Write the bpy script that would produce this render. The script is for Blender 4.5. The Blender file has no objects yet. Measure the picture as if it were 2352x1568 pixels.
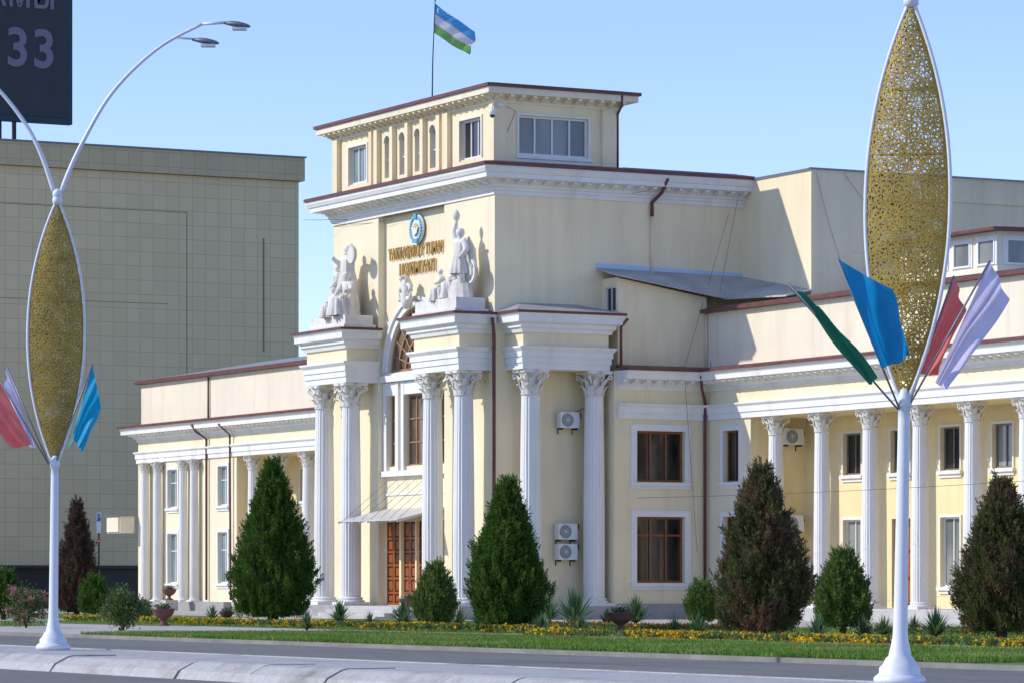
import bpy, math, random
import numpy as np
from mathutils import Vector, Matrix
rnd = random.Random(11)
rng = np.random.default_rng(5)
sc = bpy.context.scene
COL = sc.collection

# ------------------------------------------------------------------ camera
CAM = (139.8, -73.5, 1.6)
YAW = math.radians(62.0)
DV = (-math.sin(YAW), math.cos(YAW))
RV = (math.cos(YAW), math.sin(YAW))
F = 8500.0
cam_d = bpy.data.cameras.new("camera"); cam = bpy.data.objects.new("camera", cam_d); COL.objects.link(cam)
cam.location = CAM; cam.rotation_euler = (math.radians(90), 0, YAW)
cam_d.sensor_width = 36; cam_d.lens = F/2352*36; cam_d.shift_y = 556/2352
cam_d.clip_start = 0.5; cam_d.clip_end = 6000
sc.camera = cam

def ground_at(b, e, z=0.1):
    """ground point seen along bearing b whose foot is at elevation e (survey of the site)"""
    D = (CAM[2]-z)*F/(e-1340.0); u = (b-1176)/F
    return (CAM[0]+D*(DV[0]+RV[0]*u), CAM[1]+D*(DV[1]+RV[1]*u), z), D

# ------------------------------------------------------------------ materials
def new_mat(name):
    m = bpy.data.materials.new(name); m.use_nodes = True
    nt = m.node_tree; b = nt.nodes["Principled BSDF"]
    return m, nt, b
def node(nt, t, **kw):
    n = nt.nodes.new(t)
    for k, v in kw.items(): setattr(n, k, v)
    return n
def mixc(nt, fac, a, b, mode='MIX'):
    n = nt.nodes.new('ShaderNodeMix'); n.data_type = 'RGBA'; n.blend_type = mode
    for s, v in ((0, fac), (6, a), (7, b)):
        if isinstance(v, (int, float)): n.inputs[s].default_value = v
        elif isinstance(v, tuple): n.inputs[s].default_value = (*v, 1)
        else: nt.links.new(v, n.inputs[s])
    return n.outputs[2]
def ramp(nt, inp, p0, p1, c0=(0,0,0), c1=(1,1,1)):
    r = nt.nodes.new('ShaderNodeValToRGB')
    r.color_ramp.elements[0].position = p0; r.color_ramp.elements[1].position = p1
    r.color_ramp.elements[0].color = (*c0, 1); r.color_ramp.elements[1].color = (*c1, 1)
    nt.links.new(inp, r.inputs[0]); return r.outputs[0]
def noise(nt, vec, scale, detail=5, rough=.6, mapscale=None):
    if mapscale:
        mp = nt.nodes.new('ShaderNodeMapping'); mp.inputs['Scale'].default_value = mapscale
        nt.links.new(vec, mp.inputs[0]); vec = mp.outputs[0]
    n = nt.nodes.new('ShaderNodeTexNoise'); n.inputs['Scale'].default_value = scale
    n.inputs['Detail'].default_value = detail; n.inputs['Roughness'].default_value = rough
    nt.links.new(vec, n.inputs['Vector']); return n.outputs[0]
def surf(name, col, rough=.8, var=.1, scale=.6, bump=0, bscale=8, dirt=None, dirt_amt=0, dirt_p=(.55,.75), metallic=0, spec=.3, fine=0, streak=(1.2,1.2,.12)):
    m, nt, b = new_mat(name)
    tc = node(nt, 'ShaderNodeTexCoord').outputs['Object']
    n1 = noise(nt, tc, scale)
    c = mixc(nt, ramp(nt, n1, .3, .7), tuple(x*(1-var) for x in col), tuple(min(1, x*(1+var)) for x in col))
    if fine:
        n3 = noise(nt, tc, scale*14, 4)
        c = mixc(nt, fine, c, mixc(nt, ramp(nt, n3, .3, .7), tuple(x*.6 for x in col), tuple(min(1, x*1.3) for x in col)))
    if dirt:
        n2 = noise(nt, tc, 1.0, 6, .65, streak)
        f = ramp(nt, n2, dirt_p[0], dirt_p[1])
        mm = node(nt, 'ShaderNodeMath', operation='MULTIPLY'); nt.links.new(f, mm.inputs[0]); mm.inputs[1].default_value = dirt_amt
        c = mixc(nt, mm.outputs[0], c, dirt)
    nt.links.new(c, b.inputs['Base Color'])
    b.inputs['Roughness'].default_value = rough; b.inputs['Metallic'].default_value = metallic
    b.inputs['Specular IOR Level'].default_value = spec
    if bump:
        nb = noise(nt, tc, bscale, 6)
        bp = node(nt, 'ShaderNodeBump'); bp.inputs['Strength'].default_value = bump; bp.inputs['Distance'].default_value = .03
        nt.links.new(nb, bp.inputs['Height']); nt.links.new(bp.outputs[0], b.inputs['Normal'])
    return m
def leafmat(name, dark, light, extra=None, extra_p=(.5,.65), nscale=1.6):
    m, nt, b = new_mat(name)
    geo = node(nt, 'ShaderNodeNewGeometry')
    tc = node(nt, 'ShaderNodeTexCoord').outputs['Object']
    c = mixc(nt, geo.outputs['Random Per Island'], dark, light)
    n1 = noise(nt, tc, nscale*1.7, 3)
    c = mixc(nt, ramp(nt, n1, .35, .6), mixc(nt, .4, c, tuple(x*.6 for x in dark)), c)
    if extra:
        n2 = noise(nt, tc, nscale, 4)
        c = mixc(nt, ramp(nt, n2, *extra_p), c, extra)
    nt.links.new(c, b.inputs['Base Color']); b.inputs['Roughness'].default_value = .7
    b.inputs['Specular IOR Level'].default_value = .15
    tr = node(nt, 'ShaderNodeBsdfTranslucent'); nt.links.new(c, tr.inputs[0])
    mx = node(nt, 'ShaderNodeMixShader'); mx.inputs[0].default_value = .3
    nt.links.new(b.outputs[0], mx.inputs[1]); nt.links.new(tr.outputs[0], mx.inputs[2])
    nt.links.new(mx.outputs[0], nt.nodes['Material Output'].inputs[0])
    return m
def clothmat(name, c):
    m, nt, b = new_mat(name)
    tc = node(nt, 'ShaderNodeTexCoord').outputs['Object']
    n = noise(nt, tc, 3)
    cc = mixc(nt, ramp(nt, n, .3, .7), tuple(x*.9 for x in c), tuple(min(1, x*1.08) for x in c))
    nt.links.new(cc, b.inputs['Base Color']); b.inputs['Roughness'].default_value = .6
    tr = node(nt, 'ShaderNodeBsdfTranslucent'); nt.links.new(cc, tr.inputs[0])
    mx = node(nt, 'ShaderNodeMixShader'); mx.inputs[0].default_value = .45
    nt.links.new(b.outputs[0], mx.inputs[1]); nt.links.new(tr.outputs[0], mx.inputs[2])
    nt.links.new(mx.outputs[0], nt.nodes['Material Output'].inputs[0])
    return m
def glassmat(name, c0, c1, scale=1.2, rough=.06):
    m, nt, b = new_mat(name)
    tc = node(nt, 'ShaderNodeTexCoord').outputs['Object']
    n1 = noise(nt, tc, scale, 2, .5, (1, 1, .35))
    c = mixc(nt, ramp(nt, n1, .42, .6), c0, c1)
    nt.links.new(c, b.inputs['Base Color']); b.inputs['Roughness'].default_value = rough
    b.inputs['Specular IOR Level'].default_value = .5
    nb = noise(nt, tc, 1.0, 2)
    bp = node(nt, 'ShaderNodeBump'); bp.inputs['Strength'].default_value = .05; bp.inputs['Distance'].default_value = .05
    nt.links.new(nb, bp.inputs['Height']); nt.links.new(bp.outputs[0], b.inputs['Normal'])
    return m

M = {}
M['cream'] = surf('cream_stucco', (.83,.715,.48), .9, .06, .35, .25, 14, (.52,.38,.22), .45, (.52,.8))
M['cream_pale'] = surf('pale_stucco', (.83,.735,.525), .9, .05, .3, .25, 14, (.54,.41,.26), .4, (.54,.82))
M['attic'] = surf('attic_stucco', (.82,.735,.57), .9, .06, .25, .25, 14, (.54,.43,.30), .45, (.5,.8))
M['side'] = surf('side_stucco_fill_lit', (.89,.765,.515), .92, .06, .22, .3, 10, (.62,.49,.32), .5, (.46,.85))  # brighter and warmer than front stucco: missing fill light painted into the colour
M['yellow'] = surf('yellow_stucco', (.85,.70,.40), .9, .07, .4, .2, 14, (.50,.36,.2), .45, (.52,.8))
M['white'] = surf('white_plaster', (.80,.785,.75), .8, .05, .5, .15, 20, (.44,.38,.31), .45, (.52,.8))
M['stone_white'] = surf('statue_plaster', (.76,.73,.67), .85, .1, 2.5, .3, 12, (.38,.33,.26), .55, (.46,.72))
M['brown'] = surf('brown_metal', (.155,.06,.055), .5, .2, 2, 0)
M['roofgrey'] = surf('grey_roof_sheet', (.38,.385,.38), .5, .2, .6, 0, dirt=(.16,.14,.12), dirt_amt=.5, metallic=.2)
M['canopy'] = surf('canopy_sheet', (.58,.56,.52), .5, .1, .6, 0)
M['wood'] = surf('brown_wood', (.24,.09,.035), .45, .3, 3, 0, fine=.3)
M['lwood'] = surf('light_wood', (.34,.20,.115), .5, .2, 3)
M['door'] = surf('door_wood', (.30,.085,.024), .35, .3, 2.5, 0, fine=.4, spec=.5)
M['door_dark'] = surf('door_wood_dark', (.12,.03,.012), .4, .3, 3)
M['gold'] = surf('gold_lattice', (.41,.275,.035), .5, .2, 3, 0, metallic=.1, spec=.5)
M['goldtxt'] = surf('gold_letters', (.46,.28,.07), .4, .1, 3, 0, metallic=.2)
M['pole'] = surf('white_pole_paint', (.74,.76,.79), .4, .04, 2, 0, dirt=(.4,.38,.35), dirt_amt=.3, spec=.5)
M['grey'] = surf('grey_metal', (.22,.23,.25), .45, .1, 3, metallic=.4)
M['dark'] = surf('dark_metal', (.035,.04,.045), .5, .1, 3)
M['seam'] = surf('wall_seam', (.24,.20,.125), .8, .1, 3)
M['frame_w'] = surf('white_frame', (.76,.77,.78), .4, .03, 3)
M['gdark'] = glassmat('dark_glass', (.01,.012,.014), (.04,.03,.022))
M['gbrown'] = glassmat('brown_glass', (.09,.065,.045), (.20,.14,.09))
M['gblue'] = glassmat('curtained_glass', (.14,.19,.19), (.26,.33,.32), .8, .1)
M['ggrey'] = glassmat('grey_glass', (.15,.17,.165), (.27,.28,.26), .6, .08)
M['plinth'] = surf('grey_granite', (.36,.35,.34), .6, .2, 1.2, .1, 20, fine=.3)
M['step'] = surf('step_stone', (.50,.48,.45), .75, .12, 1.0, .1, 15, fine=.15)
M['asphalt'] = surf('asphalt', (.20,.193,.178), .92, .16, .12, .35, 60, (.12,.115,.105), .6, (.5,.7), fine=.35, streak=(.05,.6,1))
M['kerb'] = surf('kerb_concrete', (.26,.25,.22), .9, .2, 1.0, .4, 12, (.15,.13,.11), .6, (.45,.7), fine=.2, streak=(.6,.6,.6))
M['median'] = surf('median_paint', (.47,.455,.44), .85, .16, .9, .6, 7, (.18,.16,.14), .8, (.47,.72), fine=.35, streak=(.9,.9,.9))
M['pave'] = surf('paving', (.48,.45,.40), .9, .12, .5, .2, 10, fine=.2)
M['earth'] = surf('earth', (.16,.125,.07), .95, .3, .5, .5, 6, (.07,.12,.03), .8, (.42,.6), streak=(.3,.3,.3))
M['lawn'] = surf('lawn_soil', (.12,.19,.045), .95, .3, .35, .6, 20, (.22,.20,.09), .6, (.5,.7), streak=(.35,.35,.35), fine=.3)
M['blade'] = leafmat('grass_blades', (.10,.21,.025), (.26,.38,.07), (.34,.34,.13), (.5,.7), .3)
M['fol_green'] = leafmat('cypress_green', (.035,.10,.016), (.15,.26,.04), (.20,.26,.05), (.6,.8), 1.0)
M['fol_brown'] = leafmat('thuja_mixed', (.065,.09,.026), (.20,.20,.07), (.22,.135,.08), (.46,.62), .9)
M['fol_dry'] = leafmat('dry_conifer', (.08,.05,.035), (.18,.11,.075), (.10,.11,.045), (.6,.7), 1.2)
M['fol_light'] = leafmat('thuja_light', (.085,.15,.03), (.26,.33,.09), None, nscale=1.5)
M['fol_bush'] = leafmat('shrub_leaves', (.06,.11,.03), (.18,.25,.08), None, nscale=2)
M['yucca'] = leafmat('yucca_blades', (.04,.10,.035), (.24,.36,.17), None, nscale=2)
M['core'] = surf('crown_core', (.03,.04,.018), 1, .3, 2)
M['bark'] = surf('bark', (.10,.07,.05), .95, .3, 4, .5, 20)
M['fl_yellow'] = leafmat('yellow_petals', (.80,.47,.01), (.9,.68,.03))
M['fl_orange'] = leafmat('orange_petals', (.6,.16,.02), (.75,.3,.04))
M['fl_pink'] = leafmat('pink_petals', (.5,.16,.2), (.7,.35,.38))
M['urn'] = surf('urn_terracotta', (.16,.075,.065), .6, .2, 4, .2, 10)
def flat(name, c, rough=.7): return surf(name, c, rough, .05, 2)
M['f_blue'] = clothmat('blue_cloth', (.008,.31,.62)); M['f_turq'] = clothmat('turquoise_cloth', (.01,.42,.66)); M['f_green'] = clothmat('green_cloth', (.012,.22,.125))
M['f_red'] = clothmat('red_cloth', (.93,.22,.19)); M['f_lav'] = clothmat('lavender_cloth', (.75,.70,.88))
M['f_teal'] = clothmat('teal_cloth', (.2,.55,.5))
M['f_white'] = clothmat('white_cloth', (.80,.80,.82)); M['f_sky'] = clothmat('light_blue_cloth', (.09,.40,.72)); M['f_lgreen'] = clothmat('leaf_green_cloth', (.24,.52,.13)); M['f_line'] = clothmat('pink_stripe_cloth', (.75,.35,.33))
M['flash'] = flat('blue_flashing', (.48,.64,.85), .5)
M['emb_blue'] = flat('emblem_blue', (.10,.42,.6), .4); M['emb_gold'] = flat('emblem_gold', (.6,.45,.15), .4); M['emb_white'] = flat('emblem_white', (.72,.77,.8), .4)
M['screen'] = surf('screen_face', (.045,.052,.062), .6, .1, .5); M['digit'] = flat('screen_digits', (.20,.20,.26))
M['bframe'] = surf('billboard_frame', (.02,.06,.075), .5, .1, 1)
M['sign_blue'] = flat('sign_blue', (.02,.12,.5), .4); M['sign_red'] = flat('sign_red', (.6,.05,.03), .4)
def tilemat(name, k=1.0):
    m, nt, b = new_mat(name)
    tc = node(nt, 'ShaderNodeTexCoord').outputs['Object']
    sx = node(nt, 'ShaderNodeSeparateXYZ'); nt.links.new(tc, sx.inputs[0])
    cx = node(nt, 'ShaderNodeCombineXYZ'); nt.links.new(sx.outputs[1], cx.inputs[0]); nt.links.new(sx.outputs[2], cx.inputs[1])
    br = node(nt, 'ShaderNodeTexBrick'); br.offset = 0; br.squash = 1
    nt.links.new(cx.outputs[0], br.inputs['Vector'])
    for kk, v in (('Scale', 1), ('Mortar Size', .024), ('Brick Width', .93), ('Row Height', .93), ('Bias', 0), ('Mortar Smooth', .3)): br.inputs[kk].default_value = v
    br.inputs['Color1'].default_value = (.72*k,.59*k,.33*k,1); br.inputs['Color2'].default_value = (.78*k,.64*k,.365*k,1); br.inputs['Mortar'].default_value = (.54*k,.435*k,.245*k,1)
    n = noise(nt, tc, .12, 5)
    c = mixc(nt, ramp(nt, n, .3, .75), mixc(nt, .25, br.outputs[0], (.48*k,.385*k,.22*k)), br.outputs[0])
    nt.links.new(c, b.inputs['Base Color']); b.inputs['Roughness'].default_value = .55
    return m
M['tile'] = tilemat('beige_wall_tiles'); M['tilecap'] = tilemat('parapet_tiles', .78)
def corrugated():
    m = surf('corrugated_sheet', (.52,.51,.48), .55, .2, .5, 0, dirt=(.26,.22,.18), dirt_amt=.6, metallic=.1)
    nt = m.node_tree; b = nt.nodes["Principled BSDF"]
    tc = node(nt, 'ShaderNodeTexCoord').outputs['Object']
    w = node(nt, 'ShaderNodeTexWave'); w.bands_direction = 'Y'; w.inputs['Scale'].default_value = 2.2
    nt.links.new(tc, w.inputs[0])
    bp = node(nt, 'ShaderNodeBump'); bp.inputs['Strength'].default_value = .9; bp.inputs['Distance'].default_value = .05
    nt.links.new(w.outputs[1], bp.inputs['Height']); nt.links.new(bp.outputs[0], b.inputs['Normal'])
    return m
M['corr'] = corrugated()

# ------------------------------------------------------------------ mesh builder
class MB:
    def __init__(s): s.v = []; s.f = []; s.m = []; s.mi = 0
    def add(s, vs, fs):
        o = len(s.v); s.v += [tuple(v) for v in vs]; s.f += [tuple(i+o for i in f) for f in fs]; s.m += [s.mi]*len(fs)
    def box(s, x0, x1, y0, y1, z0, z1, T=None):
        vs = [(x, y, z) for x in (x0, x1) for y in (y0, y1) for z in (z0, z1)]
        if T: vs = [T(*v) for v in vs]
        s.add(vs, [(0,1,3,2),(4,6,7,5),(0,4,5,1),(2,3,7,6),(0,2,6,4),(1,5,7,3)])
    def quad(s, *p): s.add(p, [tuple(range(len(p)))])
    def lathe(s, prof, n=20, c=(0,0,0), T=None):
        vs = []
        for r, z in prof:
            for i in range(n):
                a = 2*math.pi*i/n; vs.append((c[0]+r*math.cos(a), c[1]+r*math.sin(a), c[2]+z))
        fs = [(j*n+i, j*n+(i+1) % n, (j+1)*n+(i+1) % n, (j+1)*n+i) for j in range(len(prof)-1) for i in range(n)]
        fs.append(tuple(range(n))[::-1]); fs.append(tuple(range((len(prof)-1)*n, len(prof)*n)))
        if T: vs = [T(*v) for v in vs]
        s.add(vs, fs)
    def tube(s, pts, r, n=8, cap=True):
        pts = [Vector(p) for p in pts]; k = len(pts)
        rs = r if isinstance(r, (list, tuple)) else [r]*k
        up = None; vs = []
        for i, p in enumerate(pts):
            t = (pts[min(i+1, k-1)]-pts[max(i-1, 0)]).normalized()
            if up is None:
                up = Vector((0, 0, 1)) if abs(t.z) < .9 else Vector((1, 0, 0))
            a = t.cross(up).normalized(); bb = a.cross(t).normalized(); up = bb
            for j in range(n):
                an = 2*math.pi*j/n; vs.append(p+(a*math.cos(an)+bb*math.sin(an))*rs[i])
        fs = [(j*n+i, j*n+(i+1) % n, (j+1)*n+(i+1) % n, (j+1)*n+i) for j in range(k-1) for i in range(n)]
        if cap: fs += [tuple(range(n))[::-1], tuple(range((k-1)*n, k*n))]
        s.add(vs, fs)
    def sweep(s, path, prof):
        """profile (out,z) swept along xy path, outward = right hand of travel, mitred"""
        n = len(path); ds = []
        for i in range(n-1):
            dx = path[i+1][0]-path[i][0]; dy = path[i+1][1]-path[i][1]; l = math.hypot(dx, dy); ds.append((dx/l, dy/l))
        vs = []
        for i in range(n):
            a = ds[max(i-1, 0)]; b = ds[min(i, n-2)]
            na = (a[1], -a[0]); nb = (b[1], -b[0]); k = 1+na[0]*nb[0]+na[1]*nb[1]
            mx = (na[0]+nb[0])/k; my = (na[1]+nb[1])/k
            for o, z in prof: vs.append((path[i][0]+mx*o, path[i][1]+my*o, z))
        p = len(prof)
        fs = [(i*p+j, (i+1)*p+j, (i+1)*p+j+1, i*p+j+1) for i in range(n-1) for j in range(p-1)]
        fs += [tuple(range(p)), tuple(range((n-1)*p, n*p))[::-1]]
        s.add(vs, fs)
    def brackets(s, path, o0, o1, z0, z1, w, sp):
        for i in range(len(path)-1):
            (ax, ay), (bx, by) = path[i], path[i+1]
            l = math.hypot(bx-ax, by-ay); d = ((bx-ax)/l, (by-ay)/l); nn = (d[1], -d[0])
            k = max(1, int(l/sp))
            for j in range(k+1):
                t = (l-k*sp)/2+j*sp
                def T(u, o, z): return (ax+d[0]*u+nn[0]*o, ay+d[1]*u+nn[1]*o, z)
                h = z1-z0
                pr = [(o0,z0),(o0+(o1-o0)*.35,z0+h*.05),(o0+(o1-o0)*.6,z0+h*.4),(o1-.05,z0+h*.42),(o1,z0+h*.6),(o1,z1),(o0,z1)]
                n = len(pr)
                s.add([T(t-w/2, o, z) for o, z in pr]+[T(t+w/2, o, z) for o, z in pr], [tuple(range(n)), tuple(range(n, 2*n))[::-1]]+[(q, (q+1) % n, n+(q+1) % n, n+q) for q in range(n)])
    def obj(s, name, mats, parent=None, smooth=False, loc=None, **props):
        me = bpy.data.meshes.new(name); me.from_pydata(s.v, [], s.f)
        if not isinstance(mats, (list, tuple)): mats = [mats]
        for m in mats: me.materials.append(m)
        me.polygons.foreach_set('material_index', s.m)
        if smooth: me.polygons.foreach_set('use_smooth', [True]*len(s.f))
        me.update()
        o = bpy.data.objects.new(name, me); COL.objects.link(o)
        if parent: o.parent = parent
        if loc: o.location = loc
        for k, v in props.items(): o[k] = v
        return o
def TY(Y): return lambda u, o, z: (u, Y-o, z)
def TX(X): return lambda u, o, z: (X+o, u, z)
def empty(name, loc=(0,0,0), rot=0, **props):
    o = bpy.data.objects.new(name, None); COL.objects.link(o); o.location = loc; o.rotation_euler = (0, 0, rot)
    o.empty_display_size = .3
    for k, v in props.items(): o[k] = v
    return o
def mesh_np(name, verts, faces, mat, parent=None, loc=None, midx=None, **props):
    me = bpy.data.meshes.new(name)
    nv = len(verts); nf, k = faces.shape
    me.vertices.add(nv); me.vertices.foreach_set('co', verts.astype(np.float32).ravel())
    me.loops.add(nf*k); me.loops.foreach_set('vertex_index', faces.astype(np.int32).ravel())
    me.polygons.add(nf); me.polygons.foreach_set('loop_start', np.arange(0, nf*k, k, dtype=np.int32))
    for m in (mat if isinstance(mat, (list, tuple)) else [mat]): me.materials.append(m)
    if midx is not None: me.polygons.foreach_set('material_index', midx.astype(np.int32))
    me.update(calc_edges=True); me.validate()
    o = bpy.data.objects.new(name, me); COL.objects.link(o)
    if parent: o.parent = parent
    if loc is not None: o.location = loc
    for kk, v in props.items(): o[kk] = v
    return o
def wall(mb, T, u0, u1, z0, z1, ops=(), depth=.25):
    us = sorted({u0, u1, *[o[0] for o in ops], *[o[1] for o in ops]})
    zs = sorted({z0, z1, *[o[2] for o in ops], *[o[3] for o in ops]})
    for i in range(len(us)-1):
        for j in range(len(zs)-1):
            cu = (us[i]+us[i+1])/2; cz = (zs[j]+zs[j+1])/2
            if any(o[0] < cu < o[1] and o[2] < cz < o[3] for o in ops): continue
            mb.quad(T(us[i],0,zs[j]), T(us[i+1],0,zs[j]), T(us[i+1],0,zs[j+1]), T(us[i],0,zs[j+1]))
    for o in ops:
        a, b, c, d = o[:4]; arch = len(o) > 4
        e = -depth; top = d
        if arch:
            r = (b-a)/2; cz = d-r; cu = (a+b)/2; n = 20; top = cz
            pts = [(cu-r*math.cos(math.pi*i/n), cz+r*math.sin(math.pi*i/n)) for i in range(n+1)]
            for p, q in zip(pts[:-1], pts[1:]):
                mb.quad(T(p[0],0,p[1]), T(q[0],0,q[1]), T(q[0],0,d), T(p[0],0,d))
                mb.quad(T(p[0],0,p[1]), T(q[0],0,q[1]), T(q[0],e,q[1]), T(p[0],e,p[1]))
        else: mb.quad(T(a,0,d), T(b,0,d), T(b,e,d), T(a,e,d))
        mb.quad(T(a,0,c), T(b,0,c), T(b,e,c), T(a,e,c))
        mb.quad(T(a,0,c), T(a,0,top), T(a,e,top), T(a,e,c)); mb.quad(T(b,0,c), T(b,0,top), T(b,e,top), T(b,e,c))

# ------------------------------------------------------------------ GOVERNMENT BUILDING
B = empty("government_building", (0,0,0), label="cream two-storey neoclassical hall with white columns and raised central tower", category="building")
def window(T, u0, u1, z0, z1, depth=.25, glass='gdark', fr='wood', vs=(), hs=(), sur=.2, sill=True, parent=B, fw=.07, suro=.07):
    mb = MB(); mb.quad(T(u0,-depth,z0), T(u1,-depth,z0), T(u1,-depth,z1), T(u0,-depth,z1))
    w = mb.obj("window", M[glass], parent)
    f = MB(); d0 = -depth+.003; d1 = -depth+.07
    f.box(u0, u0+fw, d0, d1, z0, z1, T); f.box(u1-fw, u1, d0, d1, z0, z1, T)
    f.box(u0+fw, u1-fw, d0, d1, z0, z0+fw, T); f.box(u0+fw, u1-fw, d0, d1, z1-fw, z1, T)
    W = u1-u0; H = z1-z0
    for v in vs: f.box(u0+W*v-fw*.4, u0+W*v+fw*.4, d0, d1-.01, z0+fw, z1-fw, T)
    for h in hs:
        f.box(u0+fw, u1-fw, d0, d1-.02, z0+H*h-fw*.4, z0+H*h+fw*.4, T)
    f.obj("frame", M[fr], w)
    if sur:
        t = MB()
        t.box(u0-sur, u0-.002, -.02, suro, z0-.02, z1+sur, T); t.box(u1+.002, u1+sur, -.02, suro, z0-.02, z1+sur, T)
        t.box(u0-.002, u1+.002, -.02, suro, z1+.002, z1+sur, T)
        t.obj("surround", M['white'], w)
    if sill:
        t = MB(); t.box(u0-sur-.06, u1+sur+.06, -.02, .16, z0-.16, z0-.022, T)
        t.box(u0-sur, u1+sur, -.02, .07, z0-.30, z0-.162, T)
        t.obj("sill", M['white'], w)
    return w

wm = MB()
F0 = TY(0); FC = TY(.35); S0 = TX(0)
wall(wm, F0, -16.1, -11.35, 0, 19.2); wall(wm, F0, -4.75, 0, 0, 19.2)
wm.quad((-11.35,0,0), (-11.35,.35,0), (-11.35,.35,19.2), (-11.35,0,19.2)); wm.quad((-4.75,0,0), (-4.75,.35,0), (-4.75,.35,19.2), (-4.75,0,19.2))
wops = [(-10.95,-10.1,6.9,10.1), (-9.2,-6.9,6.9,10.1), (-6.0,-5.15,6.9,10.1)]
dops = [(-11.2,-9.75,.65,4.4), (-9.5,-8.15,.65,4.4), (-7.95,-6.6,.65,4.4), (-6.35,-4.9,.65,4.4)]
AR = 2.82
aop = [(-8.05-AR,-8.05+AR,11.15,11.15+AR,'a')]
wall(wm, FC, -11.35, -4.75, 4.62, 10.75, wops, .2); wall(wm, FC, -11.35, -4.75, 10.75, 19.2, aop, .15); wall(wm, FC, -11.35, -4.75, 0, 4.62, dops, .08)
wm.quad((-16.1,0,0), (-16.1,14,0), (-16.1,14,19.2), (-16.1,0,19.2))
wm.obj("wall", [M['cream_pale']], B)
sm = MB(); wall(sm, S0, 0, 12.4, 0, 19.2); sm.obj("wall", [M['side']], B)
sm = MB(); wall(sm, TY(12.4), 0, 5.6, 10, 19.35); wall(sm, TX(5.6), 12.4, 45, 10, 19.35)
sm.quad((0,12.4,19.35), (5.6,12.4,19.35), (5.6,45,19.35), (-16,45,19.35), (-16,12.4,19.35))
sm.obj("annex_wall", [M['side']], B)
m = MB(); m.box(16, 33, .003, .05, 18.3, 18.38, TX(5.6)); m.obj("string_course", M['side'], B)
m = MB(); m.box(14.5, 22, .003, .04, 15.9, 15.98, TX(5.6)); m.obj("string_course", M['side'], B)
for (a, b, c, d) in wops: window(FC, a, b, c, d, .2, 'gbrown', 'lwood', (.33,.66) if b-a > 1 else (), (.33,.66), .0, False, fw=.08)
m = MB(); m.box(-11.3, 5.6, 12.3, 12.38, 19.352, 19.42); m.box(5.55, 5.7, 12.3, 45, 19.36, 19.44); m.obj("roof_edging", M['grey'], B)
t = MB()
t.box(-11.32,-10.97,.0,.14,6.7,10.7,FC); t.box(-5.13,-4.78,.0,.14,6.7,10.7,FC)
t.box(-10.08,-9.78,.0,.14,6.7,10.7,FC); t.box(-9.5,-9.22,.0,.14,6.7,10.7,FC); t.box(-6.88,-6.6,.0,.14,6.7,10.7,FC); t.box(-6.3,-6.02,.0,.14,6.7,10.7,FC)
for a, b in ((-10.97,-10.08),(-9.22,-6.88),(-6.02,-5.13)): t.box(a,b,.0,.12,10.11,10.69,FC)
t.box(-11.3,-4.8,.0,.26,6.45,6.698,FC); t.box(-11.34,-4.76,.0,.3,10.72,11.0,FC); t.box(-11.3,-4.8,.0,.16,11.0,11.12,FC)
t.box(-11.2,-4.85,.0,.06,5.6,5.68,FC)
def arc_ring(mb, T, cu, cz, r0, r1, o0, o1, n=28, a0=0, a1=math.pi):
    vs = []; fs = []
    for i in range(n+1):
        a = a0+(a1-a0)*i/n; c, s = math.cos(a), math.sin(a)
        vs += [T(cu-r0*c,o0,cz+r0*s), T(cu-r0*c,o1,cz+r0*s), T(cu-r1*c,o1,cz+r1*s), T(cu-r1*c,o0,cz+r1*s)]
    for i in range(n):
        for j in range(4): fs.append((i*4+j, (i+1)*4+j, (i+1)*4+(j+1) % 4, i*4+(j+1) % 4))
    fs += [(0,1,2,3), (n*4,n*4+3,n*4+2,n*4+1)]
    mb.add(vs, fs)
arc_ring(t, FC, -8.05, 11.15, AR+.01, 3.12, .0, .1); arc_ring(t, FC, -8.05, 11.15, 3.122, 3.27, .0, .2)
t.obj("trim", M['white'], B)
mb = MB(); n = 24
pts = [(-8.05-(AR-.01)*math.cos(math.pi*i/n), 11.15+(AR-.01)*math.sin(math.pi*i/n)) for i in range(n+1)]
mb.add([FC(p[0],-.15,p[1]) for p in pts], [tuple(range(n+1))])
aw = mb.obj("arched_window", M['gbrown'], B)
mb = MB()
for r in (.75, 1.4, 2.1, AR-.07): arc_ring(mb, FC, -8.05, 11.15, r-.05, r+.05, -.145, -.07)
for i in range(13):
    a = math.pi*i/12; c, s = math.cos(a), math.sin(a)
    mb.tube([FC(-8.05-.7*c, -.11, 11.2+.7*s), FC(-8.05-(AR-.05)*c, -.11, 11.2+(AR-.1)*s)], .04, 4)
mb.box(-8.05-AR,-8.05+AR,-.145,-.062,11.15,11.27,FC)
mb.obj("frame", M['lwood'], aw)
mb = MB()
T = lambda x, y, z: (x-8.05, y-.15, z+14.6)
for k in range(2):
    sgn = -1 if k else 1
    pts = [(sgn*(.12+.38*math.cos(a)*(1-a/9)), -.1, .0+.38*math.sin(a)*(1-a/9)) for a in [i*.45 for i in range(14)]]
    mb.tube([T(*p) for p in pts], [.12-.006*i for i in range(14)], 6)
mb.lathe([(0.01,-.8),(.2,-.7),(.28,-.4),(.22,0),(.3,.25),(.2,.5),(.08,.7),(.01,.72)], 10, (0,-.05,0), T)
for i in range(5):
    a = math.radians(50+20*i); mb.tube([T(0,-.1,.2), T(.45*math.cos(a), -.18, .2+.5*math.sin(a)), T(.5*math.cos(a), -.28, .2+.48*math.sin(a))], [.1,.09,.03], 6)
for sgn in (-1, 1): mb.tube([T(sgn*.1,-.1,-.3), T(sgn*.5,-.15,-.35), T(sgn*.62,-.15,-.05)], [.12,.1,.04], 6)
mb.obj("cartouche", M['stone_white'], B, True)

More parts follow.
